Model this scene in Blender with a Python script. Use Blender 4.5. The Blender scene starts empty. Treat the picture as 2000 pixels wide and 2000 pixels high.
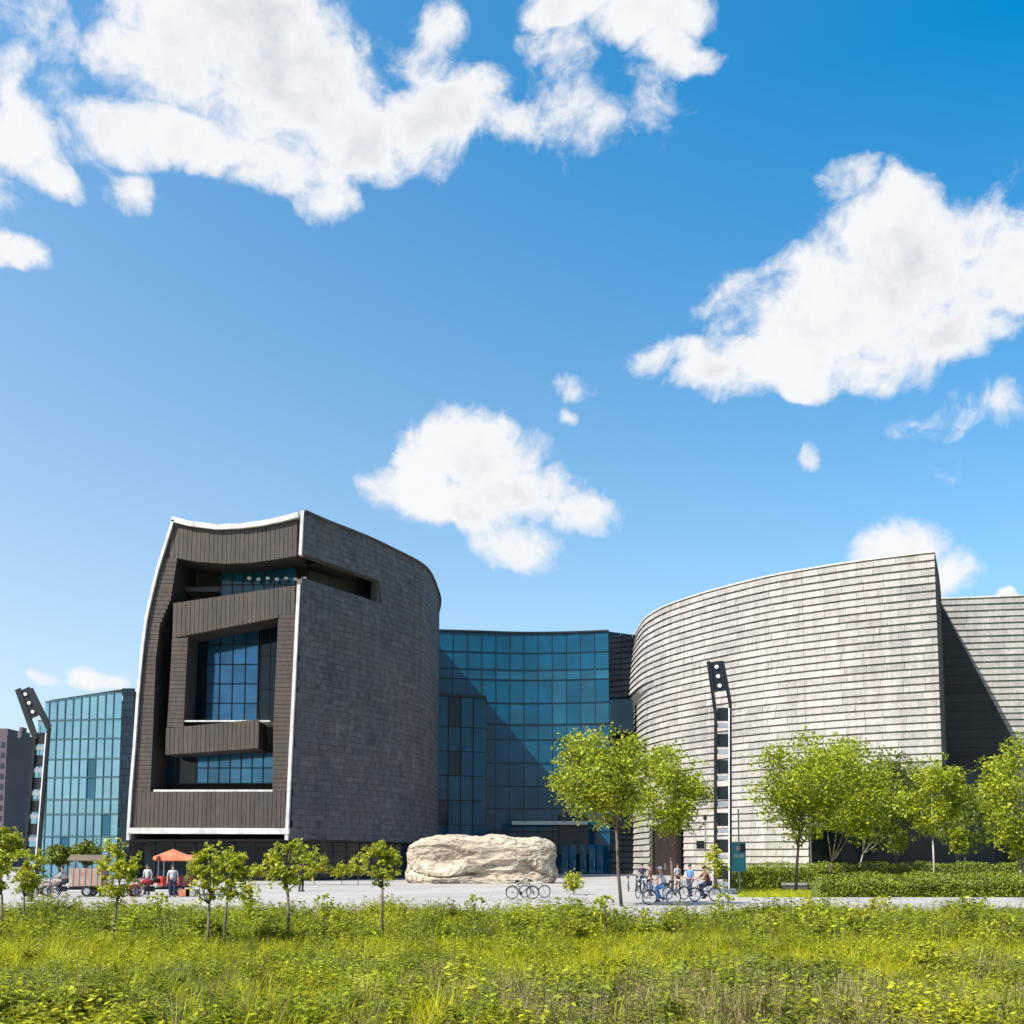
import bpy, math, random
import numpy as np
from mathutils import Vector, Matrix
random.seed(7); RNG = np.random.default_rng(7)
scn = bpy.context.scene
COL = scn.collection
R = math.radians

# ------------------------------------------------------------------ camera
F = 2000.0; PITCH = R(5.0); HOR = 1680.0; EYE = 2.0
CY = HOR - F*math.tan(PITCH)
cd = bpy.data.cameras.new('camera'); cam = bpy.data.objects.new('camera', cd); COL.objects.link(cam)
cd.sensor_width = 36; cd.lens = 36*F/2000.0; cd.clip_end = 6000; cd.clip_start = 0.1
cam.location = (0, 0, EYE); cam.rotation_euler = (R(90)+PITCH, 0, 0)
cd.shift_y = (CY-1000.0)/2000.0
scn.camera = cam

def ray(px, py):
    a = (px-1000.0)/F; b = -(py-CY)/F
    return Vector((a, math.cos(PITCH)-b*math.sin(PITCH), math.sin(PITCH)+b*math.cos(PITCH)))
def P(px, py, Y):
    r = ray(px, py); return Vector((r.x*Y/r.y, Y, EYE+r.z*Y/r.y))
def PZ(px, py, z):
    r = ray(px, py); t = (z-EYE)/r.z; return Vector((r.x*t, r.y*t, z))
def PX(x, Y, z):      # forward projection -> pixel x,y
    dy, dz = Y, z-EYE
    f = dy*math.cos(PITCH)+dz*math.sin(PITCH); u = -dy*math.sin(PITCH)+dz*math.cos(PITCH)
    return 1000+F*x/f, CY-F*u/f

# ------------------------------------------------------------------ world: sky texture with clouds
SUN_TO = Vector((-1.4, -1.0, 1.9)).normalized()
SKY_STRENGTH = 0.1
world = bpy.data.worlds.new('World'); scn.world = world; world.use_nodes = True
nt = world.node_tree; nt.nodes.clear()
def N(t, **k):
    n = nt.nodes.new(t)
    for a, b in k.items(): setattr(n, a, b)
    return n
def L(a, b): nt.links.new(a, b)
def mth(op, a, b=None, c=None, clamp=False):
    n = N('ShaderNodeMath', operation=op); n.use_clamp = clamp
    for i, v in enumerate((a, b, c)):
        if v is None: continue
        if isinstance(v, (int, float)): n.inputs[i].default_value = v
        else: L(v, n.inputs[i])
    return n.outputs[0]
def vdot(v, w):
    n = N('ShaderNodeVectorMath', operation='DOT_PRODUCT'); L(v, n.inputs[0]); n.inputs[1].default_value = w; return n.outputs['Value']
sky = N('ShaderNodeTexSky', sky_type='NISHITA'); sky.sun_disc = False
sky.sun_elevation = math.asin(SUN_TO.z); sky.sun_rotation = math.atan2(SUN_TO.x, SUN_TO.y)
sky.air_density = 1.0; sky.dust_density = 1.7; sky.ozone_density = 3.0
tc = N('ShaderNodeTexCoord'); DIR = tc.outputs['Generated']
def noise(vec, scale, detail, rough=.55, off=(0,0,0), dist=0.0):
    m = N('ShaderNodeMapping'); m.inputs['Location'].default_value = off; L(vec, m.inputs['Vector'])
    n = N('ShaderNodeTexNoise'); n.inputs['Scale'].default_value = scale; n.inputs['Detail'].default_value = detail
    n.inputs['Roughness'].default_value = rough; n.inputs['Distortion'].default_value = dist
    L(m.outputs[0], n.inputs['Vector']); return n
def warp(vec, scale, amp, off):
    n = noise(vec, scale, 3, .5, off)
    s = N('ShaderNodeVectorMath', operation='SUBTRACT'); L(n.outputs['Color'], s.inputs[0]); s.inputs[1].default_value = (.5,.5,.5)
    k = N('ShaderNodeVectorMath', operation='MULTIPLY_ADD'); L(s.outputs[0], k.inputs[0]); k.inputs[1].default_value = (amp,)*3; L(vec, k.inputs[2])
    return k.outputs[0]
W1 = warp(DIR, 9.0, 0.06, (3,1,7))
W1 = warp(W1, 30.0, 0.015, (1,5,2))
# cloud masses: centre x, y and radii of each mass in the photo, turned into directions of the sky; strength
BL = [(410,90,220,150,1.15),(560,160,200,130,1.15),(330,270,210,50,1.0),(620,250,230,70,1.1),(850,230,140,55,1.0),(930,180,60,45,.8),
      (560,335,110,60,1.0),(620,390,70,50,1.0),(430,10,240,80,1.2),(40,270,90,75,1.1),(90,330,60,40,.8),(20,190,40,90,.8),
      (150,200,90,40,.34),(850,60,50,40,.45),(780,130,90,50,.28),(60,40,90,60,.36),(130,270,90,40,.5),(250,365,55,32,.55),(30,488,70,26,.9),
      (1130,0,130,40,1.0),(1260,40,110,48,1.05),(1350,120,70,38,1.0),(1310,100,60,40,.9),(1120,110,80,70,.36),(1130,190,60,80,.42),(1290,200,60,60,.34),(1150,250,120,40,.26),(1000,250,110,30,.34),
      (1740,440,120,90,1.15),(1800,530,250,130,1.2),(1930,530,190,140,1.2),(1620,610,210,120,1.2),(1540,690,160,80,1.1),(1420,720,120,38,.9),(1280,700,60,35,.75),(1330,690,70,28,.75),
      (1800,660,230,70,1.1),(1660,370,50,40,.7),(1560,760,60,24,.8),(1410,600,45,25,.4),
      (920,880,130,75,1.1),(870,960,140,55,1.1),(1010,960,120,60,1.1),(1120,990,80,35,.75),(1000,1050,85,50,1.1),(960,1000,90,45,1.1),(1170,1000,40,25,.45),(830,900,60,60,.9),
      (1130,765,45,30,.5),(1120,825,18,14,.4),(1570,890,22,24,.5),(1865,800,60,25,.24),(1840,895,24,26,.24),(1990,795,32,34,.5),
      (1745,1075,80,55,1.0),(1850,1120,60,45,.7),(1975,1155,18,10,.8),(190,1325,65,24,.9),(75,1322,32,13,.7),
      (-250,300,220,110,1.1),(-450,700,200,90,1.0),(2350,900,200,90,1.0),(2500,300,260,120,1.1),(500,-250,350,140,1.1),(1700,-350,260,120,1.1),(-700,100,260,130,1.0)]
field = None
for (px, py, rx, ry, s) in BL:
    c = ray(px, py).normalized()
    right = Vector((c.y, -c.x, 0)).normalized(); up = right.cross(c)
    sc_ = 1.0/ray(px, py).length
    ax, ay = rx/F*sc_*1.17, ry/F*sc_*1.17
    d1 = vdot(W1, tuple(right/ax)); d2 = vdot(W1, tuple(up/ay))
    q = mth('MULTIPLY', d1, d1); q = mth('MULTIPLY_ADD', d2, d2, q)
    v = mth('MULTIPLY_ADD', q, -s, s)
    field = v if field is None else mth('MAXIMUM', field, v)
# scattered clouds in the part of the sky behind the viewer
sepd = N('ShaderNodeSeparateXYZ'); L(DIR, sepd.inputs[0])
rear = noise(DIR, 2.6, 2, .5, (8,2,4)).outputs['Fac']
rear = mth('MULTIPLY_ADD', rear, 6.0, -3.25)
back_gate = mth('MULTIPLY_ADD', sepd.outputs['Y'], -4.0, 1.0, )
rear = mth('ADD', rear, mth('MINIMUM', mth('MULTIPLY_ADD', sepd.outputs['Y'], -5.0, 0.6), 0.0))
field = mth('MAXIMUM', field, rear)
det = noise(W1, 22.0, 9, .62, (2,4,9)).outputs['Fac']
det2 = noise(DIR, 7.0, 6, .6, (5,4,1)).outputs['Fac']
f2 = mth('MAXIMUM', field, -1.0)
f2 = mth('ADD', f2, mth('MULTIPLY_ADD', det, 2.7, -1.35))
f2 = mth('ADD', f2, mth('MULTIPLY_ADD', det2, 0.9, -0.45))
mr = N('ShaderNodeMapRange', interpolation_type='SMOOTHSTEP'); L(f2, mr.inputs[0])
mr.inputs[1].default_value = -0.12; mr.inputs[2].default_value = .8
alpha = mr.outputs[0]
# sky colour: the Nishita sky pushed to the photo's deep azure aloft and pale blue low down
hsv = N('ShaderNodeHueSaturation'); hsv.inputs['Hue'].default_value = 0.485; hsv.inputs['Saturation'].default_value = 1.22; hsv.inputs['Value'].default_value = 1.28
L(sky.outputs[0], hsv.inputs['Color'])
sz = N('ShaderNodeSeparateXYZ'); L(DIR, sz.inputs[0])
satm = N('ShaderNodeMapRange'); L(sz.outputs['Z'], satm.inputs[0]); satm.inputs[1].default_value = 0.0; satm.inputs[2].default_value = .62; satm.inputs[3].default_value = .8; satm.inputs[4].default_value = 1.36
L(mth('MULTIPLY_ADD', sz.outputs['X'], .3, satm.outputs[0]), hsv.inputs['Saturation'])
valm = N('ShaderNodeMapRange'); L(sz.outputs['Z'], valm.inputs[0]); valm.inputs[1].default_value = 0.0; valm.inputs[2].default_value = .62; valm.inputs[3].default_value = 1.1; valm.inputs[4].default_value = 1.45
L(valm.outputs[0], hsv.inputs['Value'])
thick = N('ShaderNodeMapRange', interpolation_type='SMOOTHSTEP'); L(f2, thick.inputs[0]); thick.inputs[1].default_value = .5; thick.inputs[2].default_value = 1.7
shade = noise(W1, 9.0, 5, .6, (7,7,3)).outputs['Fac']
shm = N('ShaderNodeMapRange'); L(shade, shm.inputs[0]); shm.inputs[1].default_value = .44; shm.inputs[2].default_value = .62
cl = N('ShaderNodeMix', data_type='RGBA'); L(mth('MULTIPLY', thick.outputs[0], shm.outputs[0]), cl.inputs[0])
cl.inputs[6].default_value = (5.3, 5.3, 5.35, 1); cl.inputs[7].default_value = (3.8, 3.95, 4.3, 1)
mix = N('ShaderNodeMix', data_type='RGBA'); L(mth('MULTIPLY', alpha, .97), mix.inputs[0]); L(hsv.outputs[0], mix.inputs[6]); L(cl.outputs[2], mix.inputs[7])
bg = N('ShaderNodeBackground'); bg.inputs['Strength'].default_value = SKY_STRENGTH; L(mix.outputs[2], bg.inputs['Color'])
wo = N('ShaderNodeOutputWorld'); L(bg.outputs[0], wo.inputs['Surface'])

sd = bpy.data.lights.new('sun', 'SUN'); sun = bpy.data.objects.new('sun', sd); COL.objects.link(sun)
sd.energy = 4.6; sd.angle = R(0.53); sd.color = (1.0, .955, .88)
sun.rotation_euler = SUN_TO.to_track_quat('Z', 'Y').to_euler(); sun.location = (-80, -60, 120)
scn.view_settings.view_transform = 'Standard'; scn.view_settings.look = 'None'
scn.view_settings.exposure = 0.85; scn.view_settings.gamma = 1.0; scn.view_settings.use_curve_mapping = False
try:
    scn.cycles.max_bounces = 6; scn.cycles.transparent_max_bounces = 8
except Exception: pass

# ------------------------------------------------------------------ materials
def mat(name, col, rough=.7, metal=0.0, var=.12, vscale=1.0, fine=0.0, fscale=20, bump=0.0, bscale=12, island=0.0, obj=0.0, col2=None, c2s=.3, spec=.5, trans=0.0, stretch=(1,1,1), emis=0, streak=0):
    """principled material: large noise mix to col2, fine grain, random tone per object / island, bump"""
    m = bpy.data.materials.new(name); m.use_nodes = True; t = m.node_tree; ns = t.nodes; ls = t.links
    b = ns['Principled BSDF']; b.inputs['Roughness'].default_value = rough; b.inputs['Metallic'].default_value = metal
    b.inputs['Specular IOR Level'].default_value = spec
    g = ns.new('ShaderNodeNewGeometry'); mp = ns.new('ShaderNodeMapping'); mp.inputs['Scale'].default_value = stretch
    ls.new(g.outputs['Position'], mp.inputs['Vector'])
    def nz(s, d):
        n = ns.new('ShaderNodeTexNoise'); n.inputs['Scale'].default_value = s; n.inputs['Detail'].default_value = d; n.inputs['Roughness'].default_value = .6
        ls.new(mp.outputs[0], n.inputs['Vector']); return n.outputs['Fac']
    mx = ns.new('ShaderNodeMix'); mx.data_type = 'RGBA'
    c2 = col2 if col2 else tuple(c*(1-var*2) for c in col)
    mx.inputs[6].default_value = (*col, 1); mx.inputs[7].default_value = (*c2, 1)
    r = ns.new('ShaderNodeMapRange'); r.inputs[1].default_value = .35; r.inputs[2].default_value = .65
    ls.new(nz(c2s if col2 else vscale, 4), r.inputs[0]); ls.new(r.outputs[0], mx.inputs[0])
    cur = mx.outputs[2]
    def scale_by(src, amt, cur):
        a = ns.new('ShaderNodeMath'); a.operation = 'MULTIPLY_ADD'; a.inputs[1].default_value = 2*amt; a.inputs[2].default_value = 1-amt; ls.new(src, a.inputs[0])
        h = ns.new('ShaderNodeVectorMath'); h.operation = 'SCALE'; ls.new(cur, h.inputs[0]); ls.new(a.outputs[0], h.inputs['Scale']); return h.outputs[0]
    if fine: cur = scale_by(nz(fscale, 3), fine*2, cur)
    if island: cur = scale_by(g.outputs['Random Per Island'], island, cur)
    if obj:
        oi = ns.new('ShaderNodeObjectInfo'); cur = scale_by(oi.outputs['Random'], obj, cur)
    if streak:
        m2 = ns.new('ShaderNodeMapping'); m2.inputs['Scale'].default_value = (1.1,1.1,.07); ls.new(g.outputs['Position'], m2.inputs['Vector'])
        n2 = ns.new('ShaderNodeTexNoise'); n2.inputs['Scale'].default_value = 1.0; n2.inputs['Detail'].default_value = 6; n2.inputs['Roughness'].default_value = .65; ls.new(m2.outputs[0], n2.inputs['Vector'])
        cur = scale_by(n2.outputs['Fac'], streak, cur)
    ls.new(cur, b.inputs['Base Color'])
    if bump:
        bp = ns.new('ShaderNodeBump'); bp.inputs['Strength'].default_value = bump; bp.inputs['Distance'].default_value = .05
        ls.new(nz(bscale, 5), bp.inputs['Height']); ls.new(bp.outputs[0], b.inputs['Normal'])
    if emis: b.inputs['Emission Color'].default_value = (*col, 1); b.inputs['Emission Strength'].default_value = emis
    if trans:
        tr = ns.new('ShaderNodeBsdfTranslucent'); ms = ns.new('ShaderNodeMixShader'); ms.inputs[0].default_value = trans
        ls.new(cur, tr.inputs['Color']); ls.new(b.outputs[0], ms.inputs[1]); ls.new(tr.outputs[0], ms.inputs[2])
        ls.new(ms.outputs[0], ns['Material Output'].inputs['Surface'])
    return m
M = {}
M['stone'] = mat('pale_stone', (.325,.302,.277), .85, var=.08, vscale=.4, fine=.2, fscale=2.6, bump=.1, obj=.15, col2=(.27,.254,.236), c2s=.1, streak=.5)
M['stone_j'] = mat('pale_stone_joined', (.325,.302,.277), .85, var=.08, vscale=.4, fine=.2, fscale=2.6, bump=.1, island=.15, col2=(.27,.254,.236), c2s=.1, streak=.5)
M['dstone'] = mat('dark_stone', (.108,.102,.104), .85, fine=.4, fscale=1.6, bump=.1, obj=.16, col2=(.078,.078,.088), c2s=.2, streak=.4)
M['dstone_j'] = mat('dark_stone_joined', (.108,.102,.104), .85, fine=.4, fscale=1.6, bump=.1, island=.16, col2=(.078,.078,.088), c2s=.2, streak=.4)
M['wall_and_shade'] = mat('dark_wall_and_shadow', (.016,.018,.024), .7, fine=.2, fscale=1.5, obj=.3)  # dark return wall, and the sheet that deepens the far shell's shadow
M['core'] = mat('backing_concrete', (.09,.085,.08), .9)
M['board'] = mat('brown_board', (.064,.046,.034), .7, fine=.3, fscale=4, obj=.1, stretch=(1,1,.3), col2=(.05,.037,.028), c2s=.5, streak=.4)
M['soffit'] = mat('brown_soffit', (.04,.032,.027), .8)
M['trim'] = mat('white_trim', (.62,.6,.57), .65, fine=.2, fscale=1.5, streak=.5)
M['metal_dark'] = mat('dark_metal', (.03,.035,.04), .4, .6)
M['tealmetal'] = mat('pale_teal_metal', (.05,.12,.15), .4, .3)
M['bluemetal'] = mat('blue_grey_metal', (.012,.035,.05), .4, .5)
M['steel'] = mat('grey_steel', (.35,.36,.38), .4, .5)
M['lampplate'] = mat('lamp_plate', (.3,.32,.35), .45)
M['white'] = mat('white_paint', (.8,.8,.8), .5)
M['black'] = mat('black_rubber', (.015,.015,.017), .6)
M['red'] = mat('red_paint', (.4,.03,.025), .35)
M['orange'] = mat('orange_cloth', (.42,.09,.03), .8, col2=(.45,.2,.1), c2s=2)
M['pink'] = mat('pink_board', (.34,.17,.13), .7, col2=(.42,.3,.22), c2s=2)
M['teal'] = mat('teal_paint', (.01,.22,.3), .4)
M['blue'] = mat('blue_cloth', (.08,.2,.42), .8)
M['navy'] = mat('navy_cloth', (.02,.03,.07), .85)
M['shirt'] = mat('pale_shirt', (.42,.44,.46), .85)
M['brown_cloth'] = mat('brown_cloth', (.16,.07,.04), .85)
M['skin'] = mat('skin', (.45,.26,.18), .6)
M['hair'] = mat('hair', (.012,.01,.01), .6)
M['tarp'] = mat('brown_tarp', (.12,.09,.06), .85)
M['bark'] = mat('bark', (.12,.095,.07), .9, fine=.3, fscale=9, bump=.6)
M['palebark'] = mat('pale_bark', (.34,.31,.26), .9, fine=.2, fscale=9, bump=.4)
M['leaf'] = mat('tree_leaf', (.38,.40,.015), .55, island=.55, trans=.42, col2=(.23,.28,.013), c2s=.8)
M['leafd'] = mat('dark_tree_leaf', (.2,.24,.016), .55, island=.5, trans=.35, col2=(.065,.095,.012), c2s=.9)
M['leafy'] = mat('yellow_sapling_leaf', (.42,.42,.02), .55, island=.5, trans=.42, col2=(.3,.33,.016), c2s=2)
M['hedge'] = mat('hedge_leaf', (.24,.28,.014), .55, island=.6, trans=.3, col2=(.13,.17,.012), c2s=.7)
M['lawn'] = mat('lawn_green', (.2,.26,.02), .9, fine=.2, fscale=6)
M['soil'] = mat('field_soil', (.09,.09,.02), .95, fine=.3, fscale=3, col2=(.11,.13,.02), c2s=.25)
M['farground'] = mat('far_ground', (.09,.11,.035), .95, col2=(.12,.12,.05), c2s=.02)
M['pave'] = mat('pale_paving', (.36,.335,.315), .85, fine=.12, fscale=1.5, col2=(.3,.28,.265), c2s=.12)
M['kerb'] = mat('kerb_stone', (.45,.43,.4), .85, fine=.1, obj=.1)
M['rock'] = mat('boulder_stone', (.42,.36,.27), .9, fine=.42, fscale=1.9, bump=1.0, bscale=4, col2=(.33,.27,.2), c2s=.55, stretch=(.6,1,2.2))
M['bronze'] = mat('brown_door', (.035,.025,.02), .5, fine=.2)
M['tower_wall'] = mat('apartment_wall', (.10,.075,.095), .8, col2=(.13,.10,.12), c2s=.05)
M['tower_pale'] = mat('apartment_band', (.3,.26,.28), .8)
M['tower_glass'] = mat('apartment_glass', (.03,.035,.06), .2)
def glass(name, col, col2, metal, rough, obj=.35, bumps=.02, vs=.25, spec=.6):
    m = mat(name, col, rough, metal, obj=obj, col2=col2, c2s=vs, spec=spec, bump=bumps, bscale=.5); return m
M['gl_c'] = glass('blue_curtain_glass', (.002,.072,.135), (.002,.052,.098), .0, .05, obj=.1, spec=.3)
M['gl_b'] = glass('bright_curtain_glass', (.008,.085,.145), (.005,.06,.105), .0, .05, obj=.2, spec=.35)
M['gl_l'] = glass('pale_blue_glass', (.14,.28,.34), (.10,.23,.30), .3, .1, obj=.1)
M['gl_w'] = glass('window_glass', (.05,.2,.34), (.03,.12,.22), .5, .08, obj=.2)
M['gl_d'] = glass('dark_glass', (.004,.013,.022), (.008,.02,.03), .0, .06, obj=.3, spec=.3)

def joints(m, bw, bh, dark=.82):
    t = m.node_tree; ns = t.nodes; ls = t.links; b = ns['Principled BSDF']; src = b.inputs['Base Color'].links[0].from_socket
    g = ns.new('ShaderNodeNewGeometry'); br = ns.new('ShaderNodeTexBrick'); br.inputs['Scale'].default_value = 1; br.inputs['Brick Width'].default_value = bw; br.inputs['Row Height'].default_value = bh
    br.inputs['Mortar Size'].default_value = .03; br.inputs['Mortar'].default_value = (dark*.8,dark*.8,dark*.8,1); br.inputs['Color1'].default_value = (1,1,1,1); br.inputs['Color2'].default_value = (dark+.06,dark+.05,dark+.04,1)
    ls.new(g.outputs['Position'], br.inputs['Vector']); mu = ns.new('ShaderNodeVectorMath'); mu.operation = 'MULTIPLY'; ls.new(src, mu.inputs[0]); ls.new(br.outputs['Color'], mu.inputs[1]); ls.new(mu.outputs[0], b.inputs['Base Color'])
joints(M['pave'], 2.4, 1.2)
def veins(m, scale=(.25,.5,1.1)):
    t = m.node_tree; ns = t.nodes; ls = t.links; b = ns['Principled BSDF']; src = b.inputs['Base Color'].links[0].from_socket
    g = ns.new('ShaderNodeNewGeometry'); mp = ns.new('ShaderNodeMapping'); mp.inputs['Scale'].default_value = scale; mp.inputs['Rotation'].default_value = (0,.12,0); ls.new(g.outputs['Position'], mp.inputs['Vector'])
    n = ns.new('ShaderNodeTexNoise'); n.inputs['Scale'].default_value = 1; n.inputs['Detail'].default_value = 7; n.inputs['Roughness'].default_value = .6; ls.new(mp.outputs[0], n.inputs['Vector'])
    a = ns.new('ShaderNodeMath'); a.operation = 'SUBTRACT'; a.inputs[1].default_value = .5; ls.new(n.outputs['Fac'], a.inputs[0]); c = ns.new('ShaderNodeMath'); c.operation = 'ABSOLUTE'; ls.new(a.outputs[0], c.inputs[0])
    r_ = ns.new('ShaderNodeMapRange'); r_.inputs[1].default_value = 0; r_.inputs[2].default_value = .022; r_.inputs[3].default_value = .3; r_.inputs[4].default_value = 1; ls.new(c.outputs[0], r_.inputs[0])
    mu = ns.new('ShaderNodeVectorMath'); mu.operation = 'SCALE'; ls.new(src, mu.inputs[0]); ls.new(r_.outputs[0], mu.inputs['Scale']); ls.new(mu.outputs[0], b.inputs['Base Color'])
veins(M['rock'])

# ------------------------------------------------------------------ object helpers
def props(o, label=None, cat=None, group=None, kind=None):
    if label: o['label'] = label
    if cat: o['category'] = cat
    if group: o['group'] = group
    if kind: o['kind'] = kind
    return o
def thing(name, label, cat, loc=(0,0,0), rz=0, group=None):
    o = bpy.data.objects.new(name, None); COL.objects.link(o); o.location = loc; o.rotation_euler = (0,0,rz)
    o.empty_display_size = .3
    return props(o, label, cat, group)
def mesh(name, vs, fs, mats, mi=None, smooth=False):
    me = bpy.data.meshes.new(name); me.from_pydata([tuple(v) for v in vs], [], [tuple(f) for f in fs])
    for m in (mats if isinstance(mats, (list, tuple)) else [mats]): me.materials.append(m)
    if mi is not None: me.polygons.foreach_set('material_index', mi)
    if smooth: me.polygons.foreach_set('use_smooth', [True]*len(me.polygons))
    me.update(); return me
def link(name, me, parent=None, mw=None):
    o = bpy.data.objects.new(name, me); COL.objects.link(o)
    if parent is not None: o.parent = parent
    if mw is not None: o.matrix_local = mw
    return o
def fastmesh(name, V, Fc, mats, smooth=False):
    """V (n,3) array, Fc (m,k) array"""
    V = np.asarray(V, dtype=np.float32); Fc = np.asarray(Fc, dtype=np.int32); k = Fc.shape[1]
    me = bpy.data.meshes.new(name); me.vertices.add(len(V)); me.vertices.foreach_set('co', V.ravel())
    me.loops.add(Fc.size); me.loops.foreach_set('vertex_index', Fc.ravel())
    me.polygons.add(len(Fc)); me.polygons.foreach_set('loop_start', np.arange(0, Fc.size, k, dtype=np.int32))
    for m in (mats if isinstance(mats, (list, tuple)) else [mats]): me.materials.append(m)
    me.polygons.foreach_set('use_smooth', np.full(len(Fc), bool(smooth)))
    me.update(calc_edges=True); me.validate(); return me
class MB:
    def __init__(s): s.v = []; s.f = []
    def add(s, vs, fs):
        n = len(s.v); s.v += [Vector(v) for v in vs]; s.f += [tuple(i+n for i in f) for f in fs]; return s
    def box(s, c, size, rz=0, rx=0, ry=0):
        hx, hy, hz = [q/2 for q in size]; m = Matrix.Rotation(rz,3,'Z')@Matrix.Rotation(ry,3,'Y')@Matrix.Rotation(rx,3,'X'); c = Vector(c)
        vs = [c+m@Vector((x*hx,y*hy,z*hz)) for z in (-1,1) for x,y in ((-1,-1),(1,-1),(1,1),(-1,1))]
        return s.add(vs, [(3,2,1,0),(4,5,6,7),(0,1,5,4),(1,2,6,5),(2,3,7,6),(3,0,4,7)])
    def beam(s, a, b, w, d=None, up=(0,0,1)):
        """rectangular bar from a to b"""
        a = Vector(a); b = Vector(b); d = d or w; t = (b-a).normalized(); u = Vector(up)
        if abs(t.dot(u)) > .95: u = Vector((0,1,0))
        x = t.cross(u).normalized(); y = x.cross(t)
        vs = [p+x*w/2*i+y*d/2*j for p in (a,b) for i,j in ((-1,-1),(1,-1),(1,1),(-1,1))]
        return s.add(vs, [(0,1,2,3),(7,6,5,4),(4,5,1,0),(5,6,2,1),(6,7,3,2),(7,4,0,3)])
    def tube(s, pts, rs, n=6):
        pts = [Vector(p) for p in pts]
        if isinstance(rs, (int, float)): rs = [rs]*len(pts)
        vs = []; fs = []
        for i, p in enumerate(pts):
            t = (pts[min(i+1,len(pts)-1)]-pts[max(i-1,0)]).normalized()
            u = Vector((0,0,1)) if abs(t.z) < .9 else Vector((0,1,0))
            x = t.cross(u).normalized(); y = x.cross(t)
            vs += [p+(x*math.cos(k*2*math.pi/n)+y*math.sin(k*2*math.pi/n))*rs[i] for k in range(n)]
        for i in range(len(pts)-1):
            for k in range(n): a = i*n+k; b = i*n+(k+1)%n; fs.append((a,b,b+n,a+n))
        fs.append(tuple(range(n-1,-1,-1))); fs.append(tuple(range((len(pts)-1)*n, len(pts)*n)))
        return s.add(vs, fs)
    def ring(s, c, r, rr, axis='Y', n=22, k=6):
        c = Vector(c); vs = []; fs = []
        for i in range(n):
            a = i*2*math.pi/n
            for j in range(k):
                b = j*2*math.pi/k; q = r+rr*math.cos(b); h = rr*math.sin(b)
                p = (q*math.cos(a), h, q*math.sin(a)) if axis == 'Y' else (h, q*math.cos(a), q*math.sin(a))
                vs.append(c+Vector(p))
        for i in range(n):
            for j in range(k): fs.append((i*k+j, i*k+(j+1)%k, ((i+1)%n)*k+(j+1)%k, ((i+1)%n)*k+j))
        return s.add(vs, fs)
    def cyl(s, a, b, r, n=12): return s.tube([a, b], r, n)
    def prism(s, poly, z0, z1):
        n = len(poly); vs = [Vector((p[0],p[1],z0)) for p in poly]+[Vector((p[0],p[1],z1)) for p in poly]
        return s.add(vs, [tuple(range(n-1,-1,-1)), tuple(range(n,2*n))]+[(i,(i+1)%n,(i+1)%n+n,i+n) for i in range(n)])
    def prism_y(s, poly, y0, y1):
        """poly of (x, z), extruded in depth y0..y1"""
        n = len(poly); vs = [Vector((p[0],y0,p[1])) for p in poly]+[Vector((p[0],y1,p[1])) for p in poly]
        return s.add(vs, [tuple(range(n)), tuple(range(2*n-1,n-1,-1))]+[(i+n,(i+1)%n+n,(i+1)%n,i) for i in range(n)])
    def make(s, name, m, parent=None, smooth=False, kind=None):
        me = mesh(name, s.v, s.f, m, smooth=smooth); o = link(name, me, parent)
        if kind: o['kind'] = kind
        return o
def unit_box(name, m):
    b = MB(); b.box((0,0,0),(1,1,1)); return mesh(name, b.v, b.f, m)
def bevel_box_mesh(name, m, tilt=0.0):
    """unit slab; bottom edge pushed outwards (-y) by tilt for lapped courses"""
    b = MB(); b.box((0,0,0),(1,1,1))
    return mesh(name, b.v, b.f, m)

def basis(c, ax, ay, az, w, d, h):
    m = Matrix.Identity(4)
    for i in range(3): m[i][0] = ax[i]*w; m[i][1] = ay[i]*d; m[i][2] = az[i]*h; m[i][3] = c[i]
    return m
BOXV = np.array([(x,y,z) for z in (-.5,.5) for x,y in ((-.5,-.5),(.5,-.5),(.5,.5),(-.5,.5))])
BOXF = np.array([(3,2,1,0),(4,5,6,7),(0,1,5,4),(1,2,6,5),(2,3,7,6),(3,0,4,7)])
def place_pieces(name, mats_, parent, ms, limit=296, joined_name=None, m_joined=None):
    """the pieces that show largest become parts; the rest one joined part of kind stuff"""
    me = unit_box(name, mats_)
    def key(m):
        p = m.translation; px, py = PX(p.x, p.y, p.z); size = m.col[0].xyz.length*m.col[2].xyz.length/(p.y*p.y)
        inside = -60 < px < 2060 and -20 < py < 1760
        return (0 if inside else 1, -size)
    ms = sorted(ms, key=key)
    for m in ms[:limit]:
        o = link(name, me, parent); o.matrix_local = m
    rest = ms[limit:]
    if rest:
        V = []; Fc = []
        for i, m in enumerate(rest):
            A = np.array(m)[:3,:3]; t = np.array(m)[:3,3]
            V.append(BOXV@A.T+t); Fc.append(BOXF+8*i)
        o = link(joined_name or name+'_field', fastmesh(name, np.concatenate(V), np.concatenate(Fc), m_joined or mats_), parent); o['kind'] = 'stuff'

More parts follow.
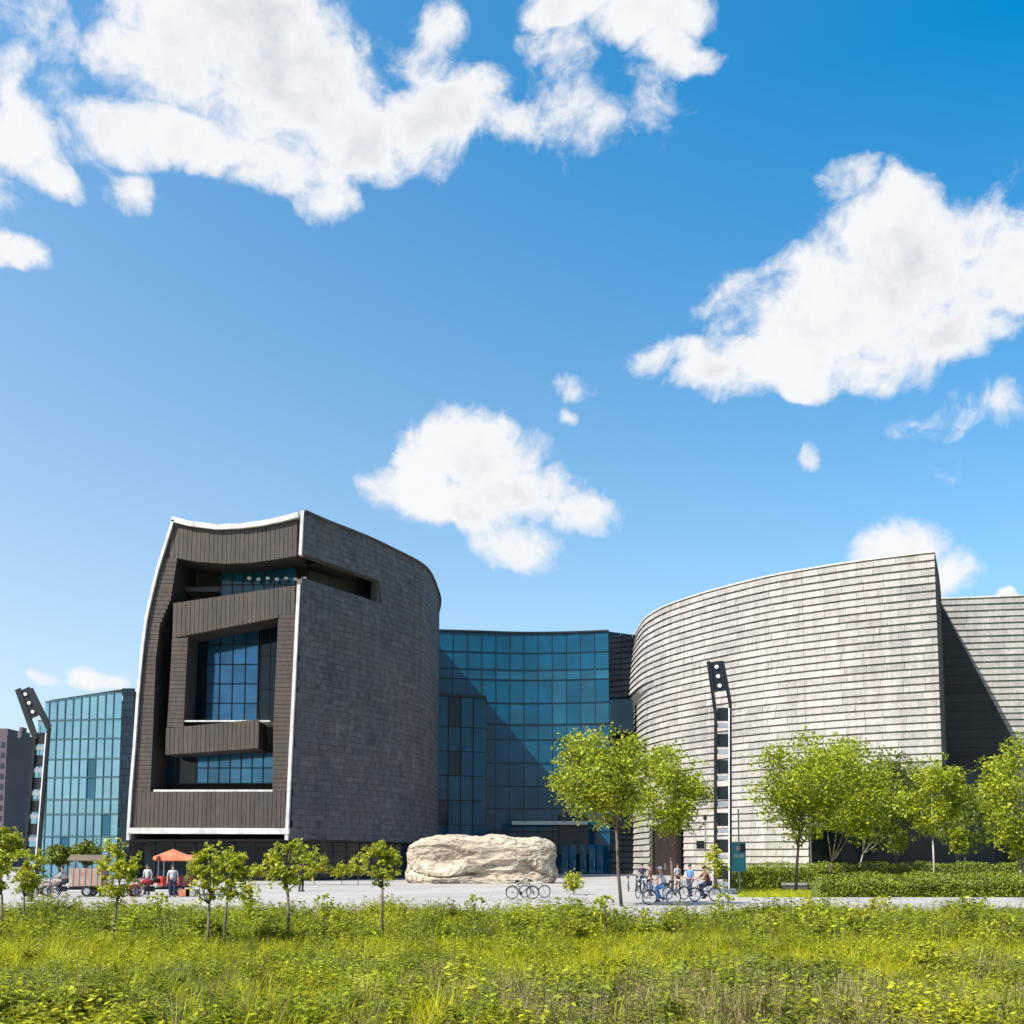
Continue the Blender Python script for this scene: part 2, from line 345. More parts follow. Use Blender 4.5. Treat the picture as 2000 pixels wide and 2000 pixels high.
class Curve2:
    """plan curve through points, by arc length"""
    def __init__(s, pts, n=12):
        P_ = [Vector((p[0],p[1])) for p in pts]; out = []
        for i in range(len(P_)-1):
            p0 = P_[max(i-1,0)]; p1 = P_[i]; p2 = P_[i+1]; p3 = P_[min(i+2,len(P_)-1)]
            for k in range(n):
                t = k/n; out.append(.5*((2*p1)+(p2-p0)*t+(2*p0-5*p1+4*p2-p3)*t*t+(3*p1-p0-3*p2+p3)*t**3))
        out.append(P_[-1]); s.p = out; s.s = [0.0]
        for i in range(1, len(out)): s.s.append(s.s[-1]+(out[i]-out[i-1]).length)
        s.L = s.s[-1]
    def at(s, u):
        u = min(max(u,0),s.L)
        i = int(np.searchsorted(s.s, u)); i = min(max(i,1),len(s.p)-1)
        t = (u-s.s[i-1])/max(s.s[i]-s.s[i-1],1e-6); return s.p[i-1].lerp(s.p[i], t)
    def tan(s, u): 
        a = s.at(max(u-.15,0)); b = s.at(min(u+.15,s.L)); return (b-a).normalized()

def courses(surf_off, curve, z0, z1, rowh, pw, lap, thick, keep, zshift=0, stag=True, breaks=()):
    """matrices for lapped stone courses on a plan curve; outward normal = tangent rotated -90deg"""
    ms = []; rows = int(round((z1-z0)/rowh)); h = (z1-z0)/rows
    for r in range(rows):
        za = z0+r*h; zc = za+h/2; u = -(random.random()*pw if stag else 0)
        while u < curve.L:
            w = pw*random.uniform(.8,1.2) if stag else pw
            a = max(u,0); b = min(u+w, curve.L); nb = [q for q in breaks if a+.02 < q < b-.02]
            if nb: b = nb[0]; u = b
            else: u += w
            if b-a < (.25 if not nb and a not in breaks else .03): continue
            if curve.L-b < .3: b = curve.L; u = curve.L+1
            if not keep((a+b)/2, zc): continue
            def S(uu, z):
                c = curve.at(uu); t = curve.tan(uu); n = Vector((t.y,-t.x)); o = surf_off(uu, z); return Vector((c.x+n.x*o, c.y+n.y*o, z))
            lo = (S(a,za)+S(b,za))/2; hi = (S(a,za+h)+S(b,za+h))/2
            ax = S(b,zc)-S(a,zc); w_ = ax.length; ax.z = 0; ax.normalize()
            n = Vector((ax.y,-ax.x,0)); lo = lo+n*lap
            upv = (hi-lo); hh = upv.length; upv.normalize(); ny = upv.cross(ax).normalized(); upv = ax.cross(ny).normalized()
            jit = random.uniform(-.012,.012)
            ms.append(basis((lo+hi)/2+n*(jit), ax, ny, upv, w_+.01 if not stag else w_-.025, thick, hh-.02))
    return ms

# ------------------------------------------------------------------ ground
def sheet(name, poly, z, m, sub=None):
    o = link(name, mesh(name, [(p[0],p[1],z) for p in poly], [tuple(range(len(poly)))], m)); o['kind'] = 'structure'; return o
sheet('ground', [(-3000,-300),(3000,-300),(3000,5000),(-3000,5000)], -0.02, M['farground'])
FIELD_Y = 34.0
sheet('plaza', [(-90,36),(12.3,36),(12.3,52),(60,52),(60,200),(-90,200)], 0.0, M['pave'])
sheet('path', [(12.3,33.5),(90,33.5),(90,52),(12.3,52)], 0.0, M['pave'])
sheet('walkway', [(3.2,26.5),(4.2,26.5),(5.2,36),(3.6,36)], 0.004, M['pave'])
sheet('lawn', [(11.4,52.3),(90,52.3),(90,125),(27,125)], 0.03, M['lawn'])
# kerb stones along the path
kb = unit_box('kerb_stone', M['kerb'])
kerb = thing('kerb', 'pale stone kerb along the front of the hedges', 'kerb', (12.3,52.1,0))
for i in range(-1, 38):
    o = link('kerb_stone', kb, kerb); o.matrix_local = basis(Vector((1.0*i+.5, 0, .055)), (1,0,0),(0,1,0),(0,0,1), .985, .25, .13)
kerb2 = thing('plaza_kerb', 'pale stone kerb along the weedy field edge of the plaza', 'kerb', (-40,35.9,0))
for i in range(43):
    o = link('kerb_stone', kb, kerb2); o.matrix_local = basis(Vector((1.0*i+.5, 0, .05)), (1,0,0),(0,1,0),(0,0,1), .985, .25, .12)

# ------------------------------------------------------------------ tower (left stone block with the spiral front)
ZT = 36.0
tower = thing('museum_tower', 'tall dark stone block whose brown front holds a spiral of openings', 'building', (-29,100,0))
def intower(o): o.parent = tower; o.matrix_parent_inverse = Matrix.Translation((29,-100,0)); return o
class Off:   # parent helper: places world-space meshes under an Empty
    def __init__(s, root): s.r = root; s.inv = Matrix.Translation(-Vector(root.location))
    def mk(s, mb, name, m, **k):
        o = mb.make(name, m, None, **k); o.parent = s.r; o.matrix_parent_inverse = s.inv; return o
    def pieces(s, name, m, ms, **k):
        place_pieces(name, m, s.r, [s.inv@q for q in ms], **k)
T = Off(tower)
corner_b = P(563,1629,100); corner_t = PZ(592,999,ZT)
tp = [PZ(x,y,ZT) for x,y in ((592,999),(643,1021),(712,1048),(763,1072),(814,1098),(837,1119),(852,1153))]
tpl = [(p.x,p.y) for p in tp]; endp = tpl[-1]
tpl += [(endp[0]-.1,endp[1]+6),(endp[0]-1.2,endp[1]+14),(endp[0]-3.4,endp[1]+22)]
# the curve runs from the front corner to the back: outward normal = (t.y,-t.x) points right/front
tc_ = Curve2(tpl)
YF = tpl[0][1]
lean = lambda z: -.85*(1-(z-4)/(ZT-4))**1.0
def t_off(u, z):
    w = max(0, 1-u/30); return lean(z)*w*1.0 if w > 0 else 0
slot_u = 0
for k in range(400):
    if tc_.at(k*.1).y > 107.9: slot_u = k*.1; break
SZ0, SZ1 = 29.2, 31.7
rows_t = 54; zb = 4.0
def zrow(k): return zb+(ZT-zb)*k/rows_t
# snap the slot to course joints
SZ0 = min((zrow(k) for k in range(rows_t+1)), key=lambda z: abs(z-SZ0)); SZ1 = min((zrow(k) for k in range(rows_t+1)), key=lambda z: abs(z-SZ1))
def keep_t(u, z): return not (u < slot_u and SZ0 < z < SZ1)
ms = courses(t_off, tc_, zb, ZT, (ZT-zb)/rows_t, 1.15, .03, .12, keep_t)
T.pieces('stone_panel', M['dstone'], ms, joined_name='stone_panel_field', m_joined=M['dstone_j'])
# backing wall just behind the panels, slot left open
bw = MB(); nseg = 60
for i in range(nseg):
    a, b = tc_.L*i/nseg, tc_.L*(i+1)/nseg
    def Q(u, z, d):
        c = tc_.at(u); t = tc_.tan(u); n = Vector((t.y,-t.x)); o = t_off(u,z)-d; return Vector((c.x+n.x*o, c.y+n.y*o, z))
    spans = [(zb-.1,SZ0),(SZ1,ZT)] if (a+b)/2 < slot_u else [(zb-.1,ZT)]
    for z0, z1 in spans:
        if i == 0: a = .5
        vs = [Q(a,z0,.08),Q(b,z0,.08),Q(b,z0,.9),Q(a,z0,.9),Q(a,z1,.08),Q(b,z1,.08),Q(b,z1,.9),Q(a,z1,.9)]
        bw.add(vs, [(3,2,1,0),(4,5,6,7),(0,1,5,4),(1,2,6,5),(2,3,7,6),(3,0,4,7)])
T.mk(bw, 'side_wall', M['core'])
cpm = MB()
for a, b in zip(np.linspace(0,tc_.L,44), np.linspace(0,tc_.L,44)[1:]):
    qa, qb = tc_.at(a), tc_.at(b); cpm.beam((qa.x,qa.y,ZT+.05),(qb.x,qb.y,ZT+.05),.7,.16)
T.mk(cpm, 'roof_coping', M['dstone_j'])
# front outlines, traced into plane y = YF
left_px = [(338,1012),(305,1117),(285,1202),(276,1270),(268,1356),(261,1458),(254,1544),(249,1626)]
def interp(pts, v, k=1, o=0):
    pts = sorted(pts, key=lambda p: p[k])
    if v <= pts[0][k]: return pts[0][o]
    for a, b in zip(pts, pts[1:]):
        if v <= b[k]: t = (v-a[k])/(b[k]-a[k]); return a[o]+(b[o]-a[o])*t
    return pts[-1][o]
def XZ(px, py): q = P(px, py, YF); return (q.x, q.z)
LW = [XZ(*p) for p in left_px]
RW = [XZ(594,1000), XZ(563,1629)]
xl = lambda z: interp(LW, z)
xr = lambda z: interp(RW, z)
top_c = [XZ(*p) for p in ((338,1022),(370,1031),(425,1037),(470,1035),(510,1031),(545,1025),(582,1017))]   # fascia top
slot_top = [XZ(*p) for p in ((346,1090),(385,1097),(439,1101),(490,1099),(540,1092),(582,1085))]
slot_z1 = slot_top[-1][1]; 
fr_in = .45
# boards: vertical strips between two x-functions; horizontal strips between two z-functions
boards = []
def vboards(x0, x1, zlo, zhi, step=.42, y=YF+.02):
    n = max(1, int(round((x1-x0)/step))); w = (x1-x0)/n
    for i in range(n):
        xc = x0+w*(i+.5); a, b = zlo(xc), zhi(xc)
        if b-a < .1: continue
        boards.append(basis(Vector((xc, y+.08+random.uniform(-.015,.015), (a+b)/2)), (1,0,0),(0,1,0),(0,0,1), w-.04, .16, b-a))
def hboards(z0, z1, xlo, xhi, step=.42, y=YF+.02):
    n = max(1, int(round((z1-z0)/step))); h = (z1-z0)/n
    for i in range(n):
        zc = z0+h*(i+.5); a, b = xlo(zc), xhi(zc)
        boards.append(basis(Vector(((a+b)/2, y+.08+random.uniform(-.015,.015), zc)), (1,0,0),(0,1,0),(0,0,1), b-a, .16, h-.04))
IX = lambda pts: (lambda x: interp(pts, x, 0, 1))
IZ = lambda pts: (lambda z: interp(pts, z, 1, 0))
fr_l = lambda z: xl(z)+.38; fr_r = lambda z: xr(z)-.38
zt_ = IX(top_c); st_ = IX(slot_top)
zbot = XZ(400,1617)[1]
rec_l = [XZ(*p) for p in ((346,1089),(333,1171),(312,1219),(304,1287),(300,1390),(293,1548))]
zrec = XZ(293,1546)[1]; z_top_rec = XZ(346,1090)[1]
# 1 fascia
x0 = fr_l(XZ(0,1055)[1]); x1 = XZ(580,1040)[0]
vboards(x0, x1, lambda x: st_(x), lambda x: zt_(x))
# 2 left outer band
hboards(zrec, z_top_rec, fr_l, IZ(rec_l))
# 3 bottom band
vboards(fr_l(5.5), fr_r(5.5), lambda x: zbot, lambda x: zrec)
# 4 right column
col_l = [XZ(*p) for p in ((545,1205),(543,1216),(534,1410),(532,1546))]
z_col_t = XZ(572,1200)[1]
hboards(zrec, z_col_t, IZ(col_l), fr_r)
# 5 inner top band
itop = [XZ(338,1178), XZ(577,1143)]; ibot = [XZ(338,1246), XZ(367,1240), XZ(543,1206)]
zi_t = IX(itop)
vboards(XZ(338,1178)[0], XZ(543,1200)[0], IX(ibot), zi_t)
vboards(XZ(543,1200)[0], XZ(576,1150)[0], lambda x: z_col_t, zi_t)
# 6 inner left band
ib_l = [XZ(336,1246),XZ(329,1400),XZ(322,1475)]; ib_r = [XZ(367,1240),XZ(362,1340),XZ(358,1418)]
hboards(XZ(322,1420)[1], XZ(336,1246)[1], IZ(ib_l), IZ(ib_r))
# 7 lower arm
arm_t = [XZ(325,1422),XZ(505,1405)]; arm_b = [XZ(322,1474),XZ(505,1461)]
vboards(XZ(323,1450)[0], XZ(505,1430)[0], IX(arm_b), IX(arm_t))
T.pieces('cladding_board', M['board'], boards, joined_name='board_field')
# solid cores behind the boards, ~3 m deep, giving the reveals
def core(polypx, name, depth=3.2, y=YF+.12, m='soffit', conv=True):
    poly = [XZ(*p) for p in polypx] if conv else polypx
    mb = MB(); mb.prism_y(poly, y, y+depth); T.mk(mb, name, M[m])
core([(342,1024),(370,1031),(425,1037),(470,1035),(510,1031),(545,1025),(582,1017),(580,1085.5),(540,1092),(490,1099),(439,1101),(385,1097),(346,1090)], 'fascia', 4.5)
band = [(xl(z)+.1, z) for z in np.linspace(z_top_rec+2.2, zrec, 16)]+[(IZ(rec_l)(z), z) for z in np.linspace(zrec, z_top_rec, 14)]
core(band, 'left_band', 6, conv=False)
core([(255,1546),(567,1546),(564,1617),(251,1617)], 'bottom_band', 7)
core([(543,1200),(534,1410),(532,1546),(566,1546),(588,1143),(577,1143),(543,1148)], 'right_column', 3.2)
core([(338,1178),(543,1148),(543,1206),(367,1240),(338,1246)], 'inner_top_band', 3.2)
core([(336,1245),(367,1240),(358,1418),(325,1422)], 'inner_left_band', 3.2)
core([(325,1422),(505,1405),(505,1461),(322,1474)], 'lower_arm', 3.2)
# white stone edging round the front
def strip(pts, w, name, y0=YF-.25, y1=YF+.35):
    mb = MB()
    for a, b in zip(pts, pts[1:]): mb.beam((a[0], (y0+y1)/2, a[1]), (b[0], (y0+y1)/2, b[1]), y1-y0, w, up=(0,0,1)) if abs(b[0]-a[0]) > abs(b[1]-a[1]) else mb.prism_y([(a[0]-w/2,a[1]),(a[0]+w/2,a[1]),(b[0]+w/2,b[1]),(b[0]-w/2,b[1])], y0, y1)
    T.mk(mb, name, M['trim'])
strip([(xl(z)+.12, z) for z in np.linspace(ZT-.9, 3.9, 26)], .26, 'edge_trim')
strip([(xr(z)-.14, z) for z in np.linspace(ZT+.02, slot_top[-1][1], 4)], .3, 'edge_trim')
strip([(xr(z)-.14, z) for z in np.linspace(XZ(577,1143)[1], 3.9, 4)], .3, 'edge_trim')
cop = [XZ(*p) for p in ((336,1014),(370,1023),(425,1030),(470,1028),(510,1023),(545,1016),(583,1006))]
strip([(a, b-.02) for a, b in cop], .5, 'roof_coping', YF-.25, YF+3.0)
strip([XZ(252,1622.5), XZ(565,1623.5)], .55, 'base_trim', YF-.3, YF+2)
# dark interior: back wall, glazing of the openings
mb = MB(); mb.prism([(LW[-1][0]+1, YF+6),(LW[-1][0]+1.5, YF+34),(tpl[-1][0]-2, tpl[-1][1]),(tpl[6][0]-2.2, tpl[6][1]),(tpl[4][0]-3, tpl[4][1]+.5),(tpl[2][0]-3,tpl[2][1]+1.5),(tpl[1][0]-2.5, YF+6)], 3.8, 33.6)
T.mk(mb, 'core_block', M['core'])
mb = MB(); mb.prism([(LW[0][0]+.6,YF+2),(tpl[0][0]-.6,YF+2),(tpl[2][0]-.9,tpl[2][1]),(tpl[4][0]-.9,tpl[4][1]),(tpl[6][0]-.9,tpl[6][1]),(tpl[-1][0]-1,tpl[-1][1]),(LW[0][0]+1.5,YF+34)], 33.65, 33.95)
T.mk(mb, 'roof', M['core'])
mb = MB(); mb.prism([(LW[0][0]+.6,YF+4.4),(tpl[0][0]-.6,YF+4.4),(tpl[1][0]-.9,tpl[1][1]+1),(tpl[2][0]-1.1,tpl[2][1]+.5),(tpl[2][0]-1.1,YF+9),(LW[0][0]+.6,YF+9)], SZ1+.02, SZ1+.3)
T.mk(mb, 'slot_soffit', M['soffit'])
mb = MB(); mb.prism([(XZ(338,1178)[0],YF+3.6),(tpl[0][0]-.6,YF+3.6),(tpl[1][0]-.9,tpl[1][1]),(tpl[2][0]-1.1,tpl[2][1]-.2),(tpl[2][0]-1.1,YF+6),(XZ(338,1178)[0],YF+6)], SZ0-.5, SZ0-.03)
T.mk(mb, 'slot_floor', M['dstone_j'])
# left skin of the tower (faces away from the camera)
mb = MB(); zz = np.linspace(3.9, ZT-1.6, 18)
for a, b in zip(zz, zz[1:]):
    vs = [(xl(a)+.12,YF+.3,a),(xl(a)+1,YF+34,a),(xl(a)+1.4,YF+34,a),(xl(a)+.5,YF+.3,a),(xl(b)+.12,YF+.3,b),(xl(b)+1,YF+34,b),(xl(b)+1.4,YF+34,b),(xl(b)+.5,YF+.3,b)]
    mb.add(vs, [(3,2,1,0),(4,5,6,7),(0,1,5,4),(1,2,6,5),(2,3,7,6),(3,0,4,7)])
T.mk(mb, 'left_wall', M['dstone_j'])
# glazed openings
def glaze(pxs, Y, nx, nz, m, frame='metal_dark'):
    """window: glass panes in a grid inside the pixel rectangle at depth Y (x0,y0,x1,y1)"""
    a = P(pxs[0], pxs[3], Y); b = P(pxs[2], pxs[1], Y); w = (b.x-a.x)/nx; h = (b.z-a.z)/nz
    fr = MB()
    for i in range(nx+1): fr.beam((a.x+i*w,Y,a.z),(a.x+i*w,Y,b.z),.1,.16)
    for j in range(nz+1): fr.box(((a.x+b.x)/2,Y-.01,a.z+j*h),(b.x-a.x,.14,.1))
    win = T.mk(fr, 'window_frame', M[frame])
    me = unit_box('glass_pane', M[m])
    for i in range(nx):
        for j in range(nz):
            o = link('glass_pane', me, tower); tl = random.uniform(-.006,.006)
            o.matrix_local = T.inv@basis(Vector((a.x+w*(i+.5),Y+.03,a.z+h*(j+.5))), Vector((1,tl,0)).normalized(), Vector((-tl,1,0)).normalized(), (0,0,1), w-.06,.03,h-.06)
glaze((375,1225,402,1412), YF+4.6, 1, 3, 'gl_d')
glaze((402,1222,506,1412), YF+4.6, 4, 5, 'gl_w')
glaze((506,1215,548,1412), YF+4.6, 2, 3, 'gl_d')
glaze((384,1470,536,1530), YF+4.2, 7, 2, 'gl_w')
glaze((300,1470,384,1530), YF+4.2, 2, 1, 'gl_d')
glaze((432,1108,578,1176), YF+3.25, 7, 2, 'gl_b')
mb = MB(); mb.box(((XZ(300,1530)[0]+XZ(534,1530)[0])/2, YF+3.2, zrec+.1),(XZ(534,1530)[0]-XZ(296,1530)[0],6,.2)); T.mk(mb,'sill',M['trim'])
mb = MB(); a = P(365,1416,YF+2.9); b = P(540,1410,YF+2.9); mb.box(((a.x+b.x)/2, YF+2.2, a.z+.02),(b.x-a.x,4.2,.14)); T.mk(mb,'sill',M['trim'])
# little lights under the soffit of the upper opening
for i in range(7):
    q = P(487+i*18, 1130+(i%2)*2, YF+2.7); mb = MB(); mb.cyl(q+Vector((0,0,-.14)), q+Vector((0,0,.14)), .2, 10); T.mk(mb, 'ceiling_lamp', M['white'])
# lobby storey below
mb = MB(); mb.prism([(-36,YF+3),(-21,YF+3),(-12.5,YF+18),(-11.5,YF+33),(-36,YF+33)], 0, 3.8); T.mk(mb,'ground_storey',M['gl_d'])
mb = MB()
for i in range(8): mb.box((-35+i*1.95,YF+2.94,1.9),(.12,.1,3.8))
for i in range(8): q = Vector((-21,YF+3,0)).lerp(Vector((-12.5,YF+18,0)), (i+.5)/8); mb.box((q.x,q.y,1.9),(.14,.14,3.8))
T.mk(mb,'lobby_mullion',M['metal_dark'], kind='stuff')
mb = MB(); mb.prism([(LW[-1][0]+.3,YF+.3),(corner_b.x-.3,YF+.3)]+[(q[0]-.8,q[1]) for q in tpl[1:]]+[(LW[-1][0]+1,YF+34)], 3.82, 3.98); T.mk(mb,'underside',M['soffit'])

# ------------------------------------------------------------------ glass wall in the middle
hall = thing('glass_hall', 'dark blue glass wall curving between the two stone blocks', 'building', (2,150,0))
H = Off(hall)
g1 = PZ(838,1225,ZT); 
gp = [(g1.x-3,149.5),(-6,150.6),(1,151.6),(8,151.4),(PZ(1190,1230,ZT).x, 150.3)]
gc = Curve2(gp)
zl = [0,3.2,6.2,9.6,12.9,16.4,19.9,22.2,25.4,28.9,30.4,33.0,ZT]
ncol = 14; panes = {'gl_c':[], 'gl_b':[], 'gl_d':[]}; mull = []; tran = []
for i in range(ncol):
    a = gc.at(gc.L*i/ncol); b = gc.at(gc.L*(i+1)/ncol); t = (b-a); w = t.length; t.normalize(); ax = Vector((t.x,t.y,0)); n = Vector((t.y,-t.x,0))
    mull.append(basis(Vector((a.x,a.y,ZT/2))+n*.05, ax, -n, Vector((0,0,1)), .06, .12, ZT))
    for j in range(len(zl)-1):
        z0, z1 = zl[j], zl[j+1]; c = Vector(((a.x+b.x)/2,(a.y+b.y)/2,(z0+z1)/2))
        k = 'gl_c'; r = random.random()
        if j == 9: k = 'gl_b' if (i > 5 or r < .25) else 'gl_c'
        elif j in (6,7,8): k = 'gl_b' if r < (.1 if i < 8 else .35) else 'gl_c'
        elif j == 5: k = 'gl_b' if r < .12 else 'gl_c'
        elif j <= 1: k = 'gl_d' if r < .2 else 'gl_c'
        if i < 3 and 0 < j < 6 and r < .15: k = 'gl_d'
        tl = random.uniform(-.008,.008); tv = random.uniform(-.005,.005)
        ax2 = (ax+n*tl).normalized(); up = (Vector((0,0,1))+n*tv).normalized(); ny = up.cross(ax2).normalized()
        panes[k].append(basis(c, ax2, ny, ax2.cross(ny).normalized(), w-.08, .05, (z1-z0)-.08))
    for z in zl[1:]:
        tran.append(basis(Vector(((a.x+b.x)/2,(a.y+b.y)/2,z-.04))+n*.07, ax, -n, Vector((0,0,1)), w-.1, .1, .08 if z not in (22.2,ZT) else .22))
for k, v in panes.items(): H.pieces('glass_pane', M[k], v)
H.pieces('mullion', M['bluemetal'], mull); H.pieces('transom', M['bluemetal'], tran)
mb = MB(); pts = [(p.x, p.y+.4) for p in gc.p]; mb.prism(pts+[(16,166),(-16,166)], -.1, ZT-.5); H.mk(mb,'interior_block',M['core'])
mb = MB(); pts = [(p.x, p.y-.25) for p in gc.p]; mb.prism(pts+[(16,165),(-16,165)], ZT-.05, ZT+.2); H.mk(mb,'roof_edge',M['metal_dark'])
# dark return between the glass and the right shell, with the box under the shell's overhang
dk = []
a = Vector(gp[-1]); b = Vector((PZ(1245,1230,ZT).x+1.5, 153.5)); t = (b-a).normalized(); w = (b-a).length/3
for i in range(3):
    for j in range(len(zl)-1):
        c = a+t*w*(i+.5); dk.append(basis(Vector((c.x,c.y,(zl[j]+zl[j+1])/2)), Vector((t.x,t.y,0)), Vector((-t.y,t.x,0)), Vector((0,0,1)), w-.08,.06,zl[j+1]-zl[j]-.08))
H.pieces('dark_panel', M['gl_d'], dk)
mb = MB(); mb.prism([(a.x,a.y+.2),(b.x,b.y+.2),(b.x,b.y+6),(a.x,a.y+6)], 0, ZT-.4); H.mk(mb,'return_wall',M['wall_and_shade'])
q0 = P(1192,1366,148.6); q1 = P(1236,1432,148.6)
mb = MB(); mb.box(((q0.x+q1.x)/2,149.2,(q0.z+q1.z)/2),(q1.x-q0.x,1.6,q0.z-q1.z)); H.mk(mb,'hanging_box',M['gl_d'])
# entrance: dark portal box and teal doors
q0 = P(1092,1590,147.5); q1 = P(1150,1668,147.5)
mb = MB(); mb.box(((q0.x+q1.x)/2,148.5,(q0.z+q1.z)/2),(q1.x-q0.x,3,q0.z-q1.z)); H.mk(mb,'entrance_portal',M['metal_dark'])
q0 = P(1000,1604,146.5); q1 = P(1148,1611,146.5)
mb = MB(); mb.box(((q0.x+q1.x)/2,148,(q0.z+q1.z)/2),(q1.x-q0.x,4,.5)); H.mk(mb,'entrance_canopy',M['steel'])
for i,(x0_,x1_) in enumerate(((1097,1110),(1112,1125),(1132,1145),(1150,1163),(1165,1178))):
    q0 = P(x0_,1650,147.2); q1 = P(x1_,1690,147.2)
    mb = MB(); mb.box(((q0.x+q1.x)/2,146.9,2.1),(q1.x-q0.x,.08,4.2)); d = H.mk(mb,'door',M['gl_b'])
    mb = MB(); mb.box((q1.x-.2,146.8,1.5),(.06,.08,.9)); hd = mb.make('handle', M['steel']); hd.parent = d
# lower glass bay beside the tower
bay = thing('glass_bay', 'low dark glass bay between the dark stone block and glass wall', 'building', (-9,141,0)); B = Off(bay)
zb1 = P(880,1357,141).z; bc = Curve2([(-14,139),(-9.6,140.2),(P(948,1400,142).x,142.5)]); bp = []; bm = []
zz = [0,3.4,6.8,10.2,13.6,17,20.4,zb1-.3]
for i in range(6):
    a = bc.at(bc.L*i/6); b = bc.at(bc.L*(i+1)/6); t = b-a; w = t.length; t.normalize(); ax = Vector((t.x,t.y,0)); n = Vector((t.y,-t.x,0))
    bm.append(basis(Vector((a.x,a.y,zb1/2))+n*.08, ax,-n,Vector((0,0,1)),.1,.2,zb1))
    for z0,z1 in zip(zz,zz[1:]): bp.append(basis(Vector(((a.x+b.x)/2,(a.y+b.y)/2,(z0+z1)/2)), ax,-n,Vector((0,0,1)), w-.08,.05,z1-z0-.12))
random.shuffle(bp); B.pieces('glass_pane', M['gl_d'], bp[:6]); B.pieces('glass_pane', M['gl_c'], bp[6:]); B.pieces('mullion', M['metal_dark'], bm)
mb = MB(); mb.prism([(-14,139.2),(-9.6,140.4),(bc.p[-1].x,142.7),(bc.p[-1].x,150),(-14,150)],0,zb1-.2); B.mk(mb,'interior_block',M['core'])
mb = MB(); mb.prism([(-14,138.9),(-9.6,140.1),(bc.p[-1].x+.1,142.3),(bc.p[-1].x+.1,149.3),(-14,149.3)],zb1-.3,zb1+.1); B.mk(mb,'roof_edge',M['metal_dark'])

# ------------------------------------------------------------------ right stone shell
shell = thing('stone_shell', 'large pale stone shell of lapped courses rising to the right', 'building', (40,120,0)); S1 = Off(shell)
sp_ = [PZ(x,y,ZT) for x,y in ((1242,1243),(1252,1222),(1266,1205),(1300,1185),(1350,1167),(1400,1152),(1500,1127),(1600,1109),(1700,1094),(1825,1079))]
s0 = sp_[0]; pl = [(s0.x+2.6,s0.y+16),(s0.x+.6,s0.y+8)]+[(p.x,p.y) for p in sp_]
sc1 = Curve2(pl)
uw = 24.0
def s_off(u, z):
    w = max(0, 1-u/34.0)
    if z > 25.9: o = 2.3*(1-((z-26)/10)**1.6 if z > 26 else 1)
    else: o = .75+.75*(1-z/26)
    return o*w
cut = [(1580,1606),(1842,1492)]
def keep_s(u, z):
    c = sc1.at(u); px, py = PX(c.x, c.y, z)
    if ubrk[0] < u < ubrk[1] and z < P(1300,1616,c.y).z: return False
    if u > ubrk[2]: return z > P(px, interp(cut, px, 0, 1), c.y).z
    return True
us_ = np.linspace(0, sc1.L, 3000)
def u_of(px_, z): return float(min((u for u in us_ if sc1.at(u).y < 150), key=lambda u: abs(PX(sc1.at(u).x, sc1.at(u).y, z)[0]-px_)))
ubrk = [u_of(1273,4), u_of(1337,4), u_of(1580,4)]
ms = courses(s_off, sc1, -.1, ZT, .86, 2.2, .2, .12, keep_s, breaks=ubrk)
S1.pieces('stone_panel', M['stone'], ms, joined_name='stone_panel_field', m_joined=M['stone_j'])
mb = MB(); nseg = 70; nz_ = 24; zs = list(np.linspace(0, 26, 10))+[26.01]+list(np.linspace(26.6, ZT-.05, 8))
def Qs(u, z, d):
    c = sc1.at(u); t = sc1.tan(u); n = Vector((t.y,-t.x)); o = s_off(u,z)-d; return Vector((c.x+n.x*o, c.y+n.y*o, z))
for i in range(nseg):
    a, b = sc1.L*i/nseg, sc1.L*(i+1)/nseg
    for z0, z1 in zip(zs, zs[1:]):
        if not keep_s((a+b)/2, (z0+z1)/2+.2) : continue
        mb.add([Qs(a,z0,.06),Qs(b,z0,.06),Qs(b,z1,.06),Qs(a,z1,.06)], [(0,1,2,3)])
S1.mk(mb, 'backing_wall', M['core'], kind='stuff')
A = Vector(pl[-1]); Bp = P(1836,1180,132.5)
inner = [(sc1.at(u).x-sc1.tan(u).y*1.2, sc1.at(u).y+sc1.tan(u).x*1.2) for u in np.linspace(0, sc1.L, 24)]
mb = MB(); mb.prism([(p[0],p[1]) for p in inner]+[(A.x-.2,A.y+1.0),(Bp.x,134),(Bp.x,172),(s0.x+5,172)], 12.6, ZT-.25); S1.mk(mb,'core_block',M['core'])
low = [q for q in inner if PX(q[0],q[1],3)[0] < 1572]
mb = MB(); mb.prism(low+[(low[-1][0],172),(s0.x+5,172)], 0, 12.58); S1.mk(mb,'lower_block',M['core'])
# end wall (towards the second shell), stone
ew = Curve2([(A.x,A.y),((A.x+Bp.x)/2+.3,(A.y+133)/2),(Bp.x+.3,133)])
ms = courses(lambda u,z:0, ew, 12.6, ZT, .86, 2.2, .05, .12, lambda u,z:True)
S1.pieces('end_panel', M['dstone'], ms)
mb = MB()
for u in np.linspace(0, sc1.L-.01, 60):
    pass
for a, b in zip(np.linspace(0,sc1.L,50), np.linspace(0,sc1.L,50)[1:]):
    qa, qb = Qs(a,ZT,0), Qs(b,ZT,0); mb.beam((qa.x,qa.y,ZT+.06),(qb.x,qb.y,ZT+.06),.5,.16)
S1.mk(mb,'roof_coping',M['trim'])
